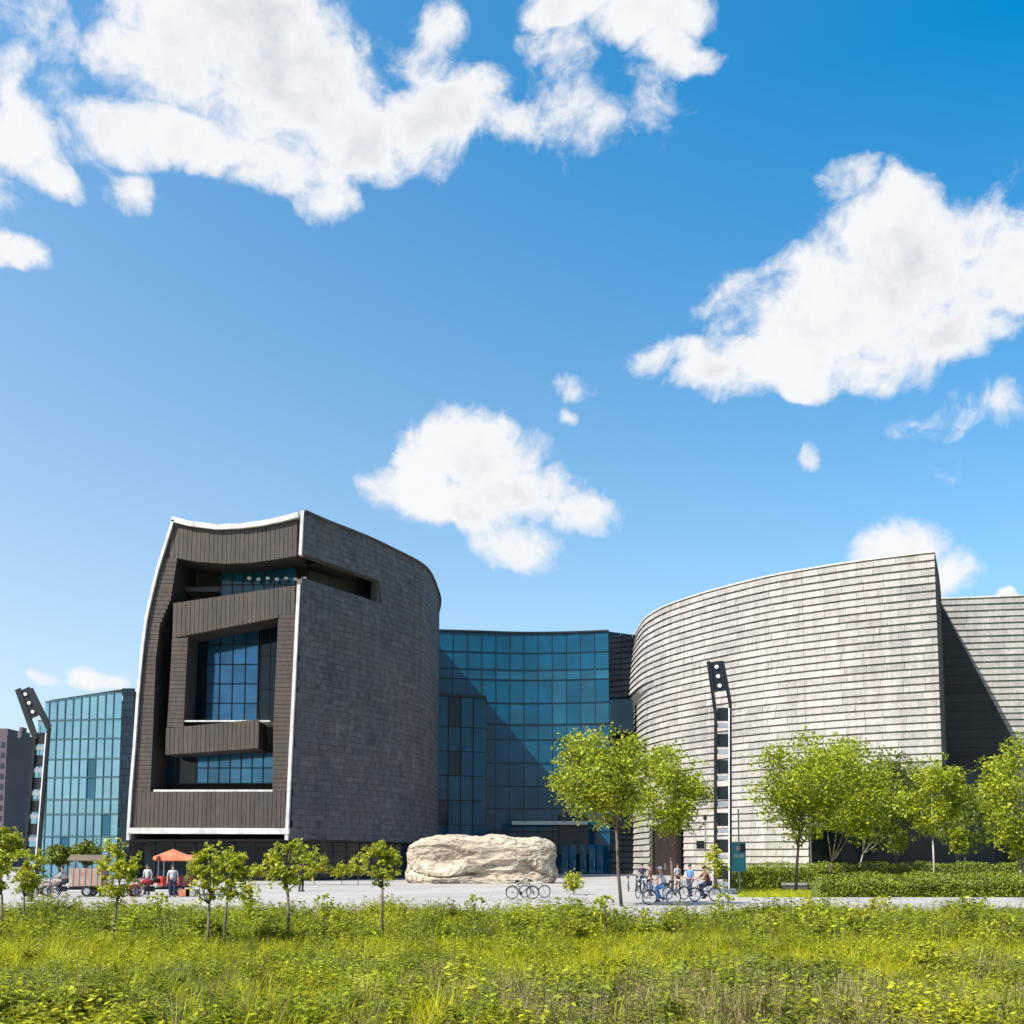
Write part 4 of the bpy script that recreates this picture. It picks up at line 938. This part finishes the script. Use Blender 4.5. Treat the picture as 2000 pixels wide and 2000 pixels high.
def person(label, loc, rz, pose='stand', shirt='shirt', pants='navy', hat=None, group='people on the plaza'):
    t = thing('person', label, 'person', loc, rz, group)
    if pose == 'stand':
        J = dict(pel=(0,0,.95), ch=(0,0,1.28), nk=(0,0,1.48), hd0=(0,-.01,1.56), hd1=(0,-.02,1.68), lk=(-.11,-.03,.5), la=(-.12,.03,.09), lt=(-.13,-.14,.04), rk=(.11,-.08,.5), ra=(.12,-.02,.09), rt=(.13,-.19,.04),
                 ls=(-.19,0,1.42), le=(-.26,.03,1.14), lh=(-.27,-.08,.88), rs=(.19,0,1.42), re=(.26,.03,1.14), rh=(.27,-.1,.89), lhp=(-.09,0,.9), rhp=(.09,0,.9))
    else:   # riding / sitting: hips at saddle height, arms reaching to a bar ahead (-y)
        J = dict(pel=(0,.12,.92), ch=(0,.0,1.22), nk=(0,-.06,1.42), hd0=(0,-.09,1.5), hd1=(0,-.12,1.62), lk=(-.13,-.3,.78), la=(-.13,-.1,.36), lt=(-.13,-.26,.3), rk=(.13,-.32,.66), ra=(.13,-.16,.22), rt=(.13,-.32,.17),
                 ls=(-.18,-.04,1.36), le=(-.27,-.24,1.16), lh=(-.22,-.48,1.05), rs=(.18,-.04,1.36), re=(.27,-.24,1.16), rh=(.22,-.48,1.05), lhp=(-.09,.08,.88), rhp=(.09,.08,.88))
    names = list(J); V = [J[n] for n in names]; I = {n:i for i,n in enumerate(names)}
    rad = dict(pel=(.14,.1), ch=(.15,.1), nk=.055, hd0=.075, hd1=.085, lk=.055, rk=.055, la=.038, ra=.038, lt=.03, rt=.03, ls=.05, rs=.05, le=.038, re=.038, lh=.026, rh=.026, lhp=.085, rhp=.085)
    E = [('pel','ch'),('ch','nk'),('nk','hd0'),('hd0','hd1'),('pel','lhp'),('lhp','lk'),('lk','la'),('la','lt'),('pel','rhp'),('rhp','rk'),('rk','ra'),('ra','rt'),('ch','ls'),('ls','le'),('le','lh'),('ch','rs'),('rs','re'),('re','rh')]
    rr = [rad[n] for n in names]; ee = [(I[a],I[b]) for a,b in E]
    for s, h in ((-1,'lh'),(1,'rh')):     # palm, four unequal bent fingers and a thumb from the palm's side
        e = Vector(J['le' if h=='lh' else 're']); w = Vector(J[h]); d = (w-e).normalized(); side = Vector((0,-1,0)).cross(d).normalized() if abs(d.y) < .9 else Vector((1,0,0)); bend = d.cross(side)
        palm = w+d*.07; V.append(tuple(palm)); rr.append((.03,.014)); pi_ = len(V)-1; ee.append((I[h],pi_))
        for k, ln in enumerate((.062,.072,.068,.052)):
            b_ = palm+side*(-.027+.018*k)+d*.012; tip = b_+d*ln*.7+bend*ln*.35
            V.append(tuple(b_)); rr.append(.0085); ee.append((pi_,len(V)-1)); V.append(tuple(tip)); rr.append(.007); ee.append((len(V)-2,len(V)-1))
        th = w+d*.035+side*(-.045); V.append(tuple(th)); rr.append(.01); ee.append((pi_,len(V)-1))
    skin_body('body', V, ee, rr, M['skin'], t)
    def V_(*n): return [J[k] for k in n]
    skin_body('shirt', V_('pel','ch','nk','ls','le','rs','re'), [(0,1),(1,2),(1,3),(3,4),(1,5),(5,6)], [(.17,.125),(.185,.13),.07,.075,.058,.075,.058], M[shirt], t)
    skin_body('trousers', V_('pel','lhp','lk','la','rhp','rk','ra'), [(0,1),(1,2),(2,3),(0,4),(4,5),(5,6)], [(.165,.12),.105,.08,.065,.105,.08,.065], M[pants], t)
    hd = Vector(J['hd1']); hm = MB(); nn = 10
    for k in range(5): pass
    pts = [hd+Vector((0,.015,-.02)), hd+Vector((0,.018,.03)), hd+Vector((0,.015,.08)), hd+Vector((0,.01,.105))]
    hm.tube(pts, [.1,.105,.08,.02] , nn); hm.make('hat' if hat else 'hair', M[hat] if hat else M['hair'], t, smooth=True)
    if hat: hb = MB(); hb.tube([hd+Vector((0,-.03,.035)), hd+Vector((0,-.03,.05))],[.17,.12],14); hb.make('hat_brim', M[hat], t)
    fm = MB()
    for s in (-1,1): fm.box(hd+Vector((s*.032,-.092,-.02)),(.022,.012,.012)); fm.box(hd+Vector((s*.1,.0,-.03)),(.02,.035,.055))
    fm.make('eyes_and_ears', M['skin'], t)
    nm = MB(); nm.box(hd+Vector((0,-.105,-.045)),(.024,.035,.04)); nm.make('nose', M['skin'], t)
    mm = MB(); mm.box(hd+Vector((0,-.095,-.085)),(.05,.012,.012)); mm.make('mouth', M['brown_cloth'], t)
    for n_ in ('l','r'):
        a_ = Vector(J[n_+'a']); b_ = Vector(J[n_+'t']); s_ = MB(); s_.tube([a_+Vector((0,.05,-.03)), (a_+b_)/2+Vector((0,0,-.005)), b_],[.052,.056,.04],8); s_.make('shoe', M['black'], t, smooth=True)
    return t

# ------------------------------------------------------------------ bicycles
def bicycle(label, loc, rz, frame='steel', basket=False):
    t = thing('bicycle', label, 'bicycle', loc, rz, 'bicycles on the plaza')
    for x in (-.53,.53):
        w = MB(); w.ring((x,0,.34),.315,.022); wo_ = w.make('wheel', M['black'], t)
        s = MB(); s.ring((x,0,.34),.285,.012); s.make('rim', M['lampplate'], wo_)
        s = MB()
        for k in range(14): a = k*math.pi*2/14; s.tube([(x,0,.34),(x+.28*math.cos(a),0,.34+.28*math.sin(a))],.004,3)
        s.cyl((x,-.04,.34),(x,.04,.34),.025,8); sp = s.make('spokes', M['lampplate'], wo_); sp['kind'] = 'stuff'
    f = MB(); bb = (-.08,0,.3); seat = (-.22,0,.78); head = (.36,0,.82); hb = (.39,0,.68)
    for a, b, r in ((bb,seat,.02),(seat,head,.018),(bb,hb,.022),(hb,head,.022),(bb,(-.53,0,.34),.013),(seat,(-.53,0,.34),.011),(hb,(.53,0,.34),.016)): f.tube([a,b],r,6)
    f.make('frame', M[frame], t)
    h = MB(); h.tube([head,(.34,0,.98)],.015,6); h.tube([(.22,-.28,1.0),(.34,-.1,.99),(.34,.1,.99),(.22,.28,1.0)],.014,6); h.make('handlebar', M['steel'], t)
    s = MB(); s.tube([seat,(-.25,0,.9)],.014,6); s.make('seat_post', M['steel'], t)
    s = MB(); s.tube([(-.38,0,.92),(-.28,0,.93),(-.1,0,.92)],[.085,.07,.02],8); s.make('saddle', M['black'], t, smooth=True)
    s = MB(); s.cyl((-.08,-.05,.3),(-.08,-.03,.3),.09,14); s.tube([(-.08,-.07,.3),(0,-.07,.16)],.01,5); s.tube([(-.08,.07,.3),(-.16,.07,.44)],.01,5); s.box((0,-.11,.16),(.09,.08,.02)); s.box((-.16,.11,.44),(.09,.08,.02)); s.make('crank', M['metal_dark'], t)
    s = MB()
    for x in (-.53,.53):
        pts = [(x+.36*math.cos(a),0,.34+.36*math.sin(a)) for a in np.linspace(.2,2.9,9)]; s.tube(pts,.014,4)
    s.make('mudguard', M[frame], t)
    if basket:
        s = MB()
        for z in (.72,.84,.96): s.box((.58,0,z),(.3,.34,.015)); 
        for x in (.44,.58,.72):
            for y in (-.16,.16): s.box((x,y,.84),(.02,.02,.26))
        s.make('basket', M['steel'], t)
    return t
def gp_(px, Y): return (XA(px,Y), Y, 0)
bicycle('black bicycle leaning in front of the boulder right end', gp_(1020,53), R(8), 'black')
bicycle('grey bicycle half behind the black one at the boulder', gp_(1044,55), R(-14), 'steel')
bicycle('parked bicycle nearest the glass wall in the row', gp_(1226,66), R(82), 'steel')
bicycle('second parked bicycle of the row by the stone shell', gp_(1242,66.6), R(86), 'metal_dark')
bicycle('third parked bicycle of the row seen end on', gp_(1262,67), R(78), 'steel', True)
bicycle('parked bicycle at the right end of the row near the gate', gp_(1283,67.4), R(84), 'red')
bicycle('blue bicycle under the rider in the white hat', gp_(1290,46), R(172), 'blue', True)
bicycle('dark bicycle under the rider by the lamp post', gp_(1374,50), R(196), 'black')
person('person in a white hat and pale shirt riding the blue bicycle', gp_(1292,46.2), R(172-90+180), 'ride', 'shirt', 'blue', hat='white')
person('person in brown riding the dark bicycle beside the lamp post', gp_(1377,50.2), R(196+90), 'ride', 'brown_cloth', 'navy')
person('person in dark clothes standing behind the parked bicycles', gp_(1253,72), R(190), 'stand', 'navy', 'navy')
person('person in a pale grey top standing near the brown gate', gp_(1322,70), R(30), 'stand', 'shirt', 'brown_cloth')
person('person in dark clothes standing at the far left of the plaza', gp_(67,50), R(-20), 'stand', 'navy', 'black')
person('person in a white shirt standing right of the red trike', gp_(341,56), R(20), 'stand', 'shirt', 'navy')
person('person in a pale shirt standing behind the red trike', gp_(292,60), R(-10), 'stand', 'shirt', 'navy')
person('person in dark clothes walking below the corner of the tower', gp_(590,66), R(60), 'stand', 'navy', 'black')

# ------------------------------------------------------------------ cargo trikes
def trike(label, loc, rz, body, canopy, high):
    t = thing('cargo_trike', label, 'cargo trike', loc, rz, 'cargo trikes on the plaza')
    for (x,y) in ((-1.35,0),(.95,-.55),(.95,.55)):
        w = MB(); w.ring((x,y,.3),.24,.06); wo_ = w.make('wheel', M['black'], t); s = MB(); s.cyl((x,y-.04,.3),(x,y+.04,.3),.17,12); s.make('rim', M['lampplate'], wo_)
    f = MB(); f.tube([(-1.35,-.07,.3),(-1.12,-.05,.95)],.03,6); f.tube([(-1.35,.07,.3),(-1.12,.05,.95)],.03,6); f.make('fork', M['steel'], t)
    f = MB(); f.tube([(-.95,-.36,1.08),(-1.12,-.1,1.0),(-1.12,.1,1.0),(-.95,.36,1.08)],.02,6); f.make('handlebar', M['metal_dark'], t)
    f = MB(); f.cyl((-1.25,0,.86),(-1.15,0,.88),.1,12); f.make('headlight', M['lampplate'], t)
    f = MB(); f.ring((-1.35,0,.32),.34,.05,n=16); f.v = f.v; f.make('front_mudguard', M[body], t)
    f = MB(); f.tube([(-1.1,0,.82),(-.7,0,.78),(-.35,0,.74)],[.12,.17,.12],8); f.make('tank', M[body], t, smooth=True)
    f = MB(); f.tube([(-.55,0,.86),(-.3,0,.88),(-.02,0,.86)],[.12,.16,.12],8); f.make('saddle', M['black'], t, smooth=True)
    f = MB(); f.box((-.55,0,.42),(.5,.3,.3)); f.make('engine', M['metal_dark'], t)
    f = MB(); f.box((.2,0,.42),(2.3,.12,.1)); f.box((.8,0,.5),(1.7,1.0,.08)); f.make('chassis', M['metal_dark'], t)
    f = MB(); L_, W_ = 1.7, 1.15; f.box((.85,0,.6),(L_,W_,.06)); hb = high
    for y in (-W_/2,W_/2): f.box((.85,y,.6+hb/2),(L_,.05,hb))
    for x in (.02,1.68): f.box((x,0,.6+hb/2),(.05,W_-.06,hb))
    f.make('cargo_box', M[body], t)
    for k in range(5):
        f = MB(); f.box((.2+.32*k,-W_/2-.035,.6+hb/2),(.05,.03,hb)); f.make('rib', M['steel'], t)
    f = MB()
    for x in (.05,1.65):
        for y in (-.52,.52): f.tube([(x,y,.6),(x,y,2.1)],.02,5)
    f.make('canopy_pole', M['steel'], t)
    f = MB(); prof = [(-.7,1.98),(-.35,2.22),(0,2.3),(.35,2.22),(.7,1.98)]
    x0,x1 = (-.1,1.9)
    vs = [(x,y,z) for x in (x0,x1) for y,z in prof]+[(x,y*.97,z-.04) for x in (x0,x1) for y,z in prof]
    fs = [(i,i+5,i+6,i+1) for i in range(4)]+[(10+i,11+i,16+i,15+i) for i in range(4)]+[(i,i+1,11+i,10+i) for i in range(4)]+[(5+i,15+i,16+i,6+i) for i in range(4)]+[(0,10,15,5),(4,9,19,14)]
    f.add(vs, fs); f.make('canopy', M[canopy], t)
    return t
trike('cargo trike with tall pinkish side boards and a brown cover', gp_(146,57), R(6), 'pink', 'tarp', .95)
bicycle('dark bicycle parked left of the pinkish cargo trike', gp_(90,54), R(20), 'metal_dark', True)
bicycle('red bicycle parked between the two cargo trikes', gp_(262,56), R(60), 'red')
person('person in blue leaning beside the rear of the pinkish trike', gp_(205,58), R(40), 'stand', 'blue', 'navy')
person('person in brown standing between the parked bicycles and blue bicycle', gp_(1268,58), R(80), 'stand', 'brown_cloth', 'navy')
person('person in blue standing left of the brown rider', gp_(1346,57), R(-60), 'stand', 'blue', 'navy')
bicycle('dark bicycle parked behind the rider in the white hat', gp_(1318,52), R(30), 'black', True)
bicycle('grey bicycle parked left of the blue bicycle', gp_(1252,54), R(60), 'metal_dark')
trike('red cargo trike under an orange canopy', gp_(316,57.5), R(35), 'red', 'orange', .5)
person('person in a pale shirt riding the pinkish cargo trike', (gp_(146,57)[0]-.42, 56.9, -.02), R(-84), 'ride', 'shirt', 'navy')
# orange sun umbrella beside the red trike
um = thing('umbrella', 'faded orange sun umbrella above the red trike', 'umbrella', gp_(340,59.5)); mb = MB(); mb.cyl((0,0,0),(0,0,2.6),.025,6); mb.make('pole', M['steel'], um)
mb = MB(); vs = [(0,0,2.65)]; nn = 8
for k in range(nn): a = k*2*math.pi/nn; vs.append((1.15*math.cos(a),1.15*math.sin(a),2.2))
for k in range(nn): a = k*2*math.pi/nn; vs.append((1.15*math.cos(a),1.15*math.sin(a),2.02))
mb.add(vs, [(0,1+k,1+(k+1)%nn) for k in range(nn)]+[(1+k,9+k,9+(k+1)%nn,1+(k+1)%nn) for k in range(nn)]); mb.make('canopy', M['orange'], um)
# crates in front of the red trike
for i,(px,m_,lbl) in enumerate(((366,'orange','orange crate on the ground right of the red trike'),(380,'pave','pale carton on the ground right of the orange crate'))):
    c = thing('crate', lbl, 'crate', gp_(px,57)); mb = MB(); mb.box((0,0,.03),(.6,.4,.06))
    for y in (-.2,.2): mb.box((0,y,.22),(.6,.03,.38))
    for x in (-.3,.3): mb.box((x,0,.22),(.03,.37,.38))
    mb.make('crate_body', M[m_], c)

# ------------------------------------------------------------------ teal sign, camera pole, pale cover
sg = thing('teal_sign', 'teal and black notice box on a post above the hedge', 'sign', gp_(1440,63))
z0 = P(1440,1702,63).z; z1 = P(1440,1646,63).z; w = 28*63/2000
mb = MB(); mb.box((0,0,(z0+z1)/2),(w,.3,z1-z0)); mb.make('cabinet', M['teal'], sg)
mb = MB(); mb.box((w*.28,-.16,z1-.32),(w*.4,.03,.5)); mb.make('black_panel', M['black'], sg)
mb = MB(); mb.cyl((-.05,-.2,z1-.33),(-.05,-.16,z1-.33),.16,16); mb.make('round_emblem', M['lampplate'], sg)
for x in (-.18,.2): mb = MB(); mb.box((x,-.17,z1-.8),(.3,.03,.24)); mb.make('pale_label', M['lampplate'], sg)
mb = MB(); mb.cyl((.09,.1,0),(.09,.1,P(1443,1580,63).z),.05,8); mb.make('post', M['steel'], sg)
cp = thing('camera_pole', 'thin pole carrying a small dark box beside the lamp post', 'pole', gp_(1377,70)); zt_ = P(1377,1600,70).z
mb = MB(); mb.cyl((0,0,0),(0,0,zt_),.05,8); mb.make('pole', M['steel'], cp)
mb = MB(); mb.cyl((0,0,zt_-.05),(0,0,zt_+.3),.12,10); mb.make('camera_head', M['metal_dark'], cp)
mb = MB(); mb.box((-.35,0,P(1377,1650,70).z),(.5,.3,.55)); mb.make('dark_box', M['metal_dark'], cp)
tree_px('shrub', 'pale round shrub at the plaza edge right of the twin young trees', 484, 38, 1722, 1775, 46, 39, leafm='leafy', nclump=12, n_each=50, leaf=.06, trunk_r=.02, fork=.3)

# ------------------------------------------------------------------ field of weeds (stuff)
from mathutils import noise as mn
def fh(x, y): return .10*mn.noise(Vector((x*.12,y*.12,3)))
nx_, ny_ = 90, 60; V = []; Fc = []
for j in range(ny_+1):
    for i in range(nx_+1):
        x = -45+90*i/nx_; y = -6+(FIELD_Y+7.5)*j/ny_; V.append((x,y,fh(x,y)-.02 if y < 33 else -.012))
for j in range(ny_):
    for i in range(nx_): a = j*(nx_+1)+i; Fc.append((a,a+1,a+nx_+2,a+nx_+1))
fld = link('field', fastmesh('field', V, Fc, M['soil'], True)); fld['kind'] = 'structure'
def weedmat(name, c1, c2, c3, trans=.38, var=.4):
    m = bpy.data.materials.new(name); m.use_nodes = True; t = m.node_tree; ns = t.nodes; ls = t.links; b = ns['Principled BSDF']; b.inputs['Roughness'].default_value = .5
    b.inputs['Specular IOR Level'].default_value = .25
    g = ns.new('ShaderNodeNewGeometry'); oi = ns.new('ShaderNodeObjectInfo')
    n = ns.new('ShaderNodeTexNoise'); n.inputs['Scale'].default_value = .35; n.inputs['Detail'].default_value = 3; ls.new(g.outputs['Position'], n.inputs['Vector'])
    r = ns.new('ShaderNodeValToRGB'); r.color_ramp.elements[0].position = .36; r.color_ramp.elements[0].color = (*c1,1); r.color_ramp.elements[1].position = .66; r.color_ramp.elements[1].color = (*c3,1)
    e = r.color_ramp.elements.new(.5); e.color = (*c2,1); ls.new(n.outputs['Fac'], r.inputs[0])
    def sc(src, amt, cur):
        a = ns.new('ShaderNodeMath'); a.operation = 'MULTIPLY_ADD'; a.inputs[1].default_value = 2*amt; a.inputs[2].default_value = 1-amt; ls.new(src, a.inputs[0])
        h = ns.new('ShaderNodeVectorMath'); h.operation = 'SCALE'; ls.new(cur, h.inputs[0]); ls.new(a.outputs[0], h.inputs['Scale']); return h.outputs[0]
    cur = sc(oi.outputs['Random'], var, r.outputs[0]); cur = sc(g.outputs['Random Per Island'], .35, cur)
    ls.new(cur, b.inputs['Base Color']); tr = ns.new('ShaderNodeBsdfTranslucent'); ls.new(cur, tr.inputs['Color']); ms_ = ns.new('ShaderNodeMixShader'); ms_.inputs[0].default_value = trans
    ls.new(b.outputs[0], ms_.inputs[1]); ls.new(tr.outputs[0], ms_.inputs[2]); ls.new(ms_.outputs[0], ns['Material Output'].inputs['Surface']); return m
WG = weedmat('grass_blade', (.4,.4,.014), (.5,.48,.014), (.33,.36,.016), .48)
WL = weedmat('weed_leaf', (.18,.22,.016), (.28,.31,.014), (.40,.40,.016), .42)
WB = weedmat('dry_weed', (.32,.26,.11), (.36,.3,.14), (.27,.25,.07), .3)
WS = weedmat('weed_stem', (.12,.10,.04), (.1,.11,.03), (.14,.12,.05), .1)
def blades(n, h, w, spread, droop, seed):
    rg = np.random.default_rng(seed); V = []; Fq = []
    for i in range(n):
        a = rg.uniform(0,2*math.pi); r = spread*rg.random()**.6; bx, by = r*math.cos(a), r*math.sin(a); hh = h*rg.uniform(.5,1.15); d = rg.uniform(.3,1)*droop*hh; an = a+rg.normal()*.8; fa = rg.uniform(0,math.pi)
        dx, dy = math.cos(an)*d, math.sin(an)*d; sx, sy = math.cos(fa)*w/2, math.sin(fa)*w/2; k = len(V)
        for s, ww in ((0,1),(.4,.9),(.75,.6),(1,.12)): 
            cx, cy, cz = bx+dx*s*s, by+dy*s*s, hh*(s-.18*s*s*droop); V += [(cx-sx*ww,cy-sy*ww,cz),(cx+sx*ww,cy+sy*ww,cz)]
        for q in range(3): Fq.append((k+2*q,k+2*q+1,k+2*q+3,k+2*q+2))
    return V, Fq
def leafy(nst, h, ls_, nl, seed, spread=.12, wide=.5):
    rg = np.random.default_rng(seed); V = []; Fq = []; V2 = []; F2 = []
    for s in range(nst):
        a = rg.uniform(0,6.28); tilt = rg.uniform(.05,.4); hh = h*rg.uniform(.6,1.1); b0_ = np.array([rg.normal()*spread, rg.normal()*spread, 0]); tp__ = b0_+np.array([math.cos(a)*tilt*hh, math.sin(a)*tilt*hh, hh])
        k = len(V2); V2 += [tuple(b0_-[.006,0,0]),tuple(b0_+[.006,0,0]),tuple(tp__+[.003,0,0]),tuple(tp__-[.003,0,0])]; F2.append((k,k+1,k+2,k+3))
        for q in range(nl):
            u = rg.uniform(.2,1); p = b0_+(tp__-b0_)*u; ang = rg.uniform(0,6.28); L_ = ls_*rg.uniform(.6,1.3)*(1.15-.4*u); d = np.array([math.cos(ang),math.sin(ang),rg.uniform(-.2,.6)]); d /= np.linalg.norm(d); sd_ = np.array([-math.sin(ang),math.cos(ang),rg.normal()*.3])*L_*wide/2
            k = len(V); V += [tuple(p), tuple(p+d*L_*.45+sd_), tuple(p+d*L_-np.array([0,0,L_*.15])), tuple(p+d*L_*.45-sd_)]; Fq.append((k,k+1,k+2,k+3))
    return V, Fq, V2, F2
SRC = []
def src(name, V, Fq, m, V2=None, F2=None, m2=None):
    mats_ = [m]; mi = [0]*len(Fq)
    if V2: n = len(V); V = V+V2; Fq = Fq+[tuple(i+n for i in f) for f in F2]; mats_.append(m2); mi += [1]*len(F2)
    SRC.append(mesh(name, V, Fq, mats_, mi)); 
V_, F_ = blades(46,.5,.013,.16,.6,1); src('grass_tuft', V_, F_, WG)
V_, F_ = blades(36,.7,.012,.14,.5,2); src('grass_tuft', V_, F_, WG)
src('leafy_weed', *leafy(7,.52,.17,14,3)[:2], WL, *leafy(7,.52,.17,14,3)[2:], WS)
src('leafy_weed', *leafy(9,.64,.125,20,4)[:2], WL, *leafy(9,.64,.125,20,4)[2:], WS)
src('dry_weed', *leafy(12,.6,.04,22,5,.14,.45)[:2], WB, *leafy(12,.6,.04,22,5,.14,.45)[2:], WS)
V_, F_ = blades(34,.6,.009,.12,.35,6); src('dry_grass', V_, F_, WB)
src('broad_weed', *leafy(5,.34,.2,9,7,.1,.62)[:2], WL, *leafy(5,.34,.2,9,7,.1,.62)[2:], WS)
src('tall_stalk', *leafy(3,1.0,.07,14,8,.1,.4)[:2], WB, *leafy(3,1.0,.07,14,8,.1,.4)[2:], WS)
src('tall_weed', *leafy(4,.95,.11,18,9,.1,.45)[:2], WL, *leafy(4,.95,.11,18,9,.1,.45)[2:], WS)
wcol = bpy.data.collections.new('weed_sources')
for i, me in enumerate(SRC):
    o = bpy.data.objects.new('w%d_%s' % (i, me.name), me); wcol.objects.link(o)
pts = []; sc_l = []; rot_l = []; idx = []
rg = np.random.default_rng(11)
def scatter(y0, y1, dens):
    A_ = 0; n = int((y1-y0)*(y1+y0)*.5*1.35*dens)
    ys = np.sqrt(rg.uniform(y0*y0, y1*y1, n)); xs = rg.uniform(-.66,.66,n)*ys+rg.uniform(-1.5,1.5,n)
    for x, y in zip(xs, ys):
        if y > 26.5 and 3.1+.3*(y-25)/11 < x < 4.1+(y-25)*.1: continue
        if y > 33.3 or (y > 32.4 and x > 12): continue
        a = mn.noise(Vector((x*.28,y*.2,1.7))); b = mn.noise(Vector((x*.16+9,y*.22,5.1))); far = (y-8)/26; r = rg.random()
        # zones as in the photo: leafy fringe far, bright grass in the middle, dry and leafy patches near
        if far > .62+.1*a: kind = rg.choice([2,3,3,0,6] if r > .2 else [1,4]); s = rg.uniform(.45,1.0)*(1.05+1.1*max(0,mn.noise(Vector((x*.9,y*.6,8)))))
        elif far > .27+.15*a: kind = rg.choice([0,0,1,1,0,0,3] if b < .22 else [0,3,5]); s = rg.uniform(.4,.75)
        else:
            if b > -.06: kind = rg.choice([4,4,5,5,0,3,4])
            elif a > 0: kind = rg.choice([2,3,3,6,2,0])
            else: kind = rg.choice([0,1,3,2,5,6])
            s = rg.uniform(.65,1.05)
        s *= 1+.25*a
        if y < 11: s *= .8
        pts.append((x,y,fh(x,y)-.02)); sc_l.append(s); rot_l.append((rg.normal()*.08, rg.normal()*.08, rg.uniform(0,6.28))); idx.append(int(kind))
scatter(7.2,14,26); scatter(14,22,32); scatter(22,33.6,17)
for _ in range(1050):
    y = math.sqrt(rg.uniform(11**2,33**2)); x = rg.uniform(-.62,.62)*y; pts.append((x,y,fh(x,y)-.02)); sc_l.append(rg.uniform(.5,.95) if y > 20 else rg.uniform(.4,.7)); rot_l.append((rg.normal()*.12,rg.normal()*.12,rg.uniform(0,6.28))); idx.append(int(rg.choice([7,8,8])))
# leafy fringe along the path edge on the right and the lawn's grass
for _ in range(900): x = rg.uniform(12.5,40); y = rg.uniform(32.2,33.6); pts.append((x,y,0)); sc_l.append(rg.uniform(.4,.8)); rot_l.append((0,0,rg.uniform(0,6.28))); idx.append(int(rg.choice([0,2,3])))
for _ in range(2600): y = rg.uniform(52.6,68); x = rg.uniform(11.6+(y-52.3)*.215,30); pts.append((x,y,.03)); sc_l.append(rg.uniform(.22,.4)); rot_l.append((0,0,rg.uniform(0,6.28))); idx.append(0)
pm = bpy.data.meshes.new('weeds'); pm.vertices.add(len(pts)); pm.vertices.foreach_set('co', np.array(pts, dtype=np.float32).ravel())
at = pm.attributes.new('wscale','FLOAT','POINT'); at.data.foreach_set('value', np.array(sc_l, dtype=np.float32))
at = pm.attributes.new('wrot','FLOAT_VECTOR','POINT'); at.data.foreach_set('vector', np.array(rot_l, dtype=np.float32).ravel())
at = pm.attributes.new('widx','INT','POINT'); at.data.foreach_set('value', np.array(idx, dtype=np.int32))
for m_ in (WG,WL,WB,WS): pm.materials.append(m_)
pm.update()
wd = link('weeds', pm); wd['kind'] = 'stuff'; props(wd, 'dense bright green and dry brown weeds and grass filling the foreground field', 'weeds')
ng = bpy.data.node_groups.new('scatter_weeds','GeometryNodeTree')
ng.interface.new_socket('Geometry', in_out='INPUT', socket_type='NodeSocketGeometry'); ng.interface.new_socket('Geometry', in_out='OUTPUT', socket_type='NodeSocketGeometry')
gi = ng.nodes.new('NodeGroupInput'); go = ng.nodes.new('NodeGroupOutput'); ip = ng.nodes.new('GeometryNodeInstanceOnPoints'); m2p = ng.nodes.new('GeometryNodeMeshToPoints')
ci = ng.nodes.new('GeometryNodeCollectionInfo'); ci.inputs['Collection'].default_value = wcol; ci.inputs['Separate Children'].default_value = True; ci.inputs['Reset Children'].default_value = True
def nattr(n_, ty): a = ng.nodes.new('GeometryNodeInputNamedAttribute'); a.data_type = ty; a.inputs['Name'].default_value = n_; return a.outputs['Attribute']
ng.links.new(gi.outputs[0], m2p.inputs[0]); ng.links.new(m2p.outputs[0], ip.inputs['Points']); ng.links.new(ci.outputs[0], ip.inputs['Instance']); ip.inputs['Pick Instance'].default_value = True
ng.links.new(nattr('widx','INT'), ip.inputs['Instance Index']); ng.links.new(nattr('wrot','FLOAT_VECTOR'), ip.inputs['Rotation']); ng.links.new(nattr('wscale','FLOAT'), ip.inputs['Scale'])
ng.links.new(ip.outputs[0], go.inputs[0])
md = wd.modifiers.new('scatter','NODES'); md.node_group = ng
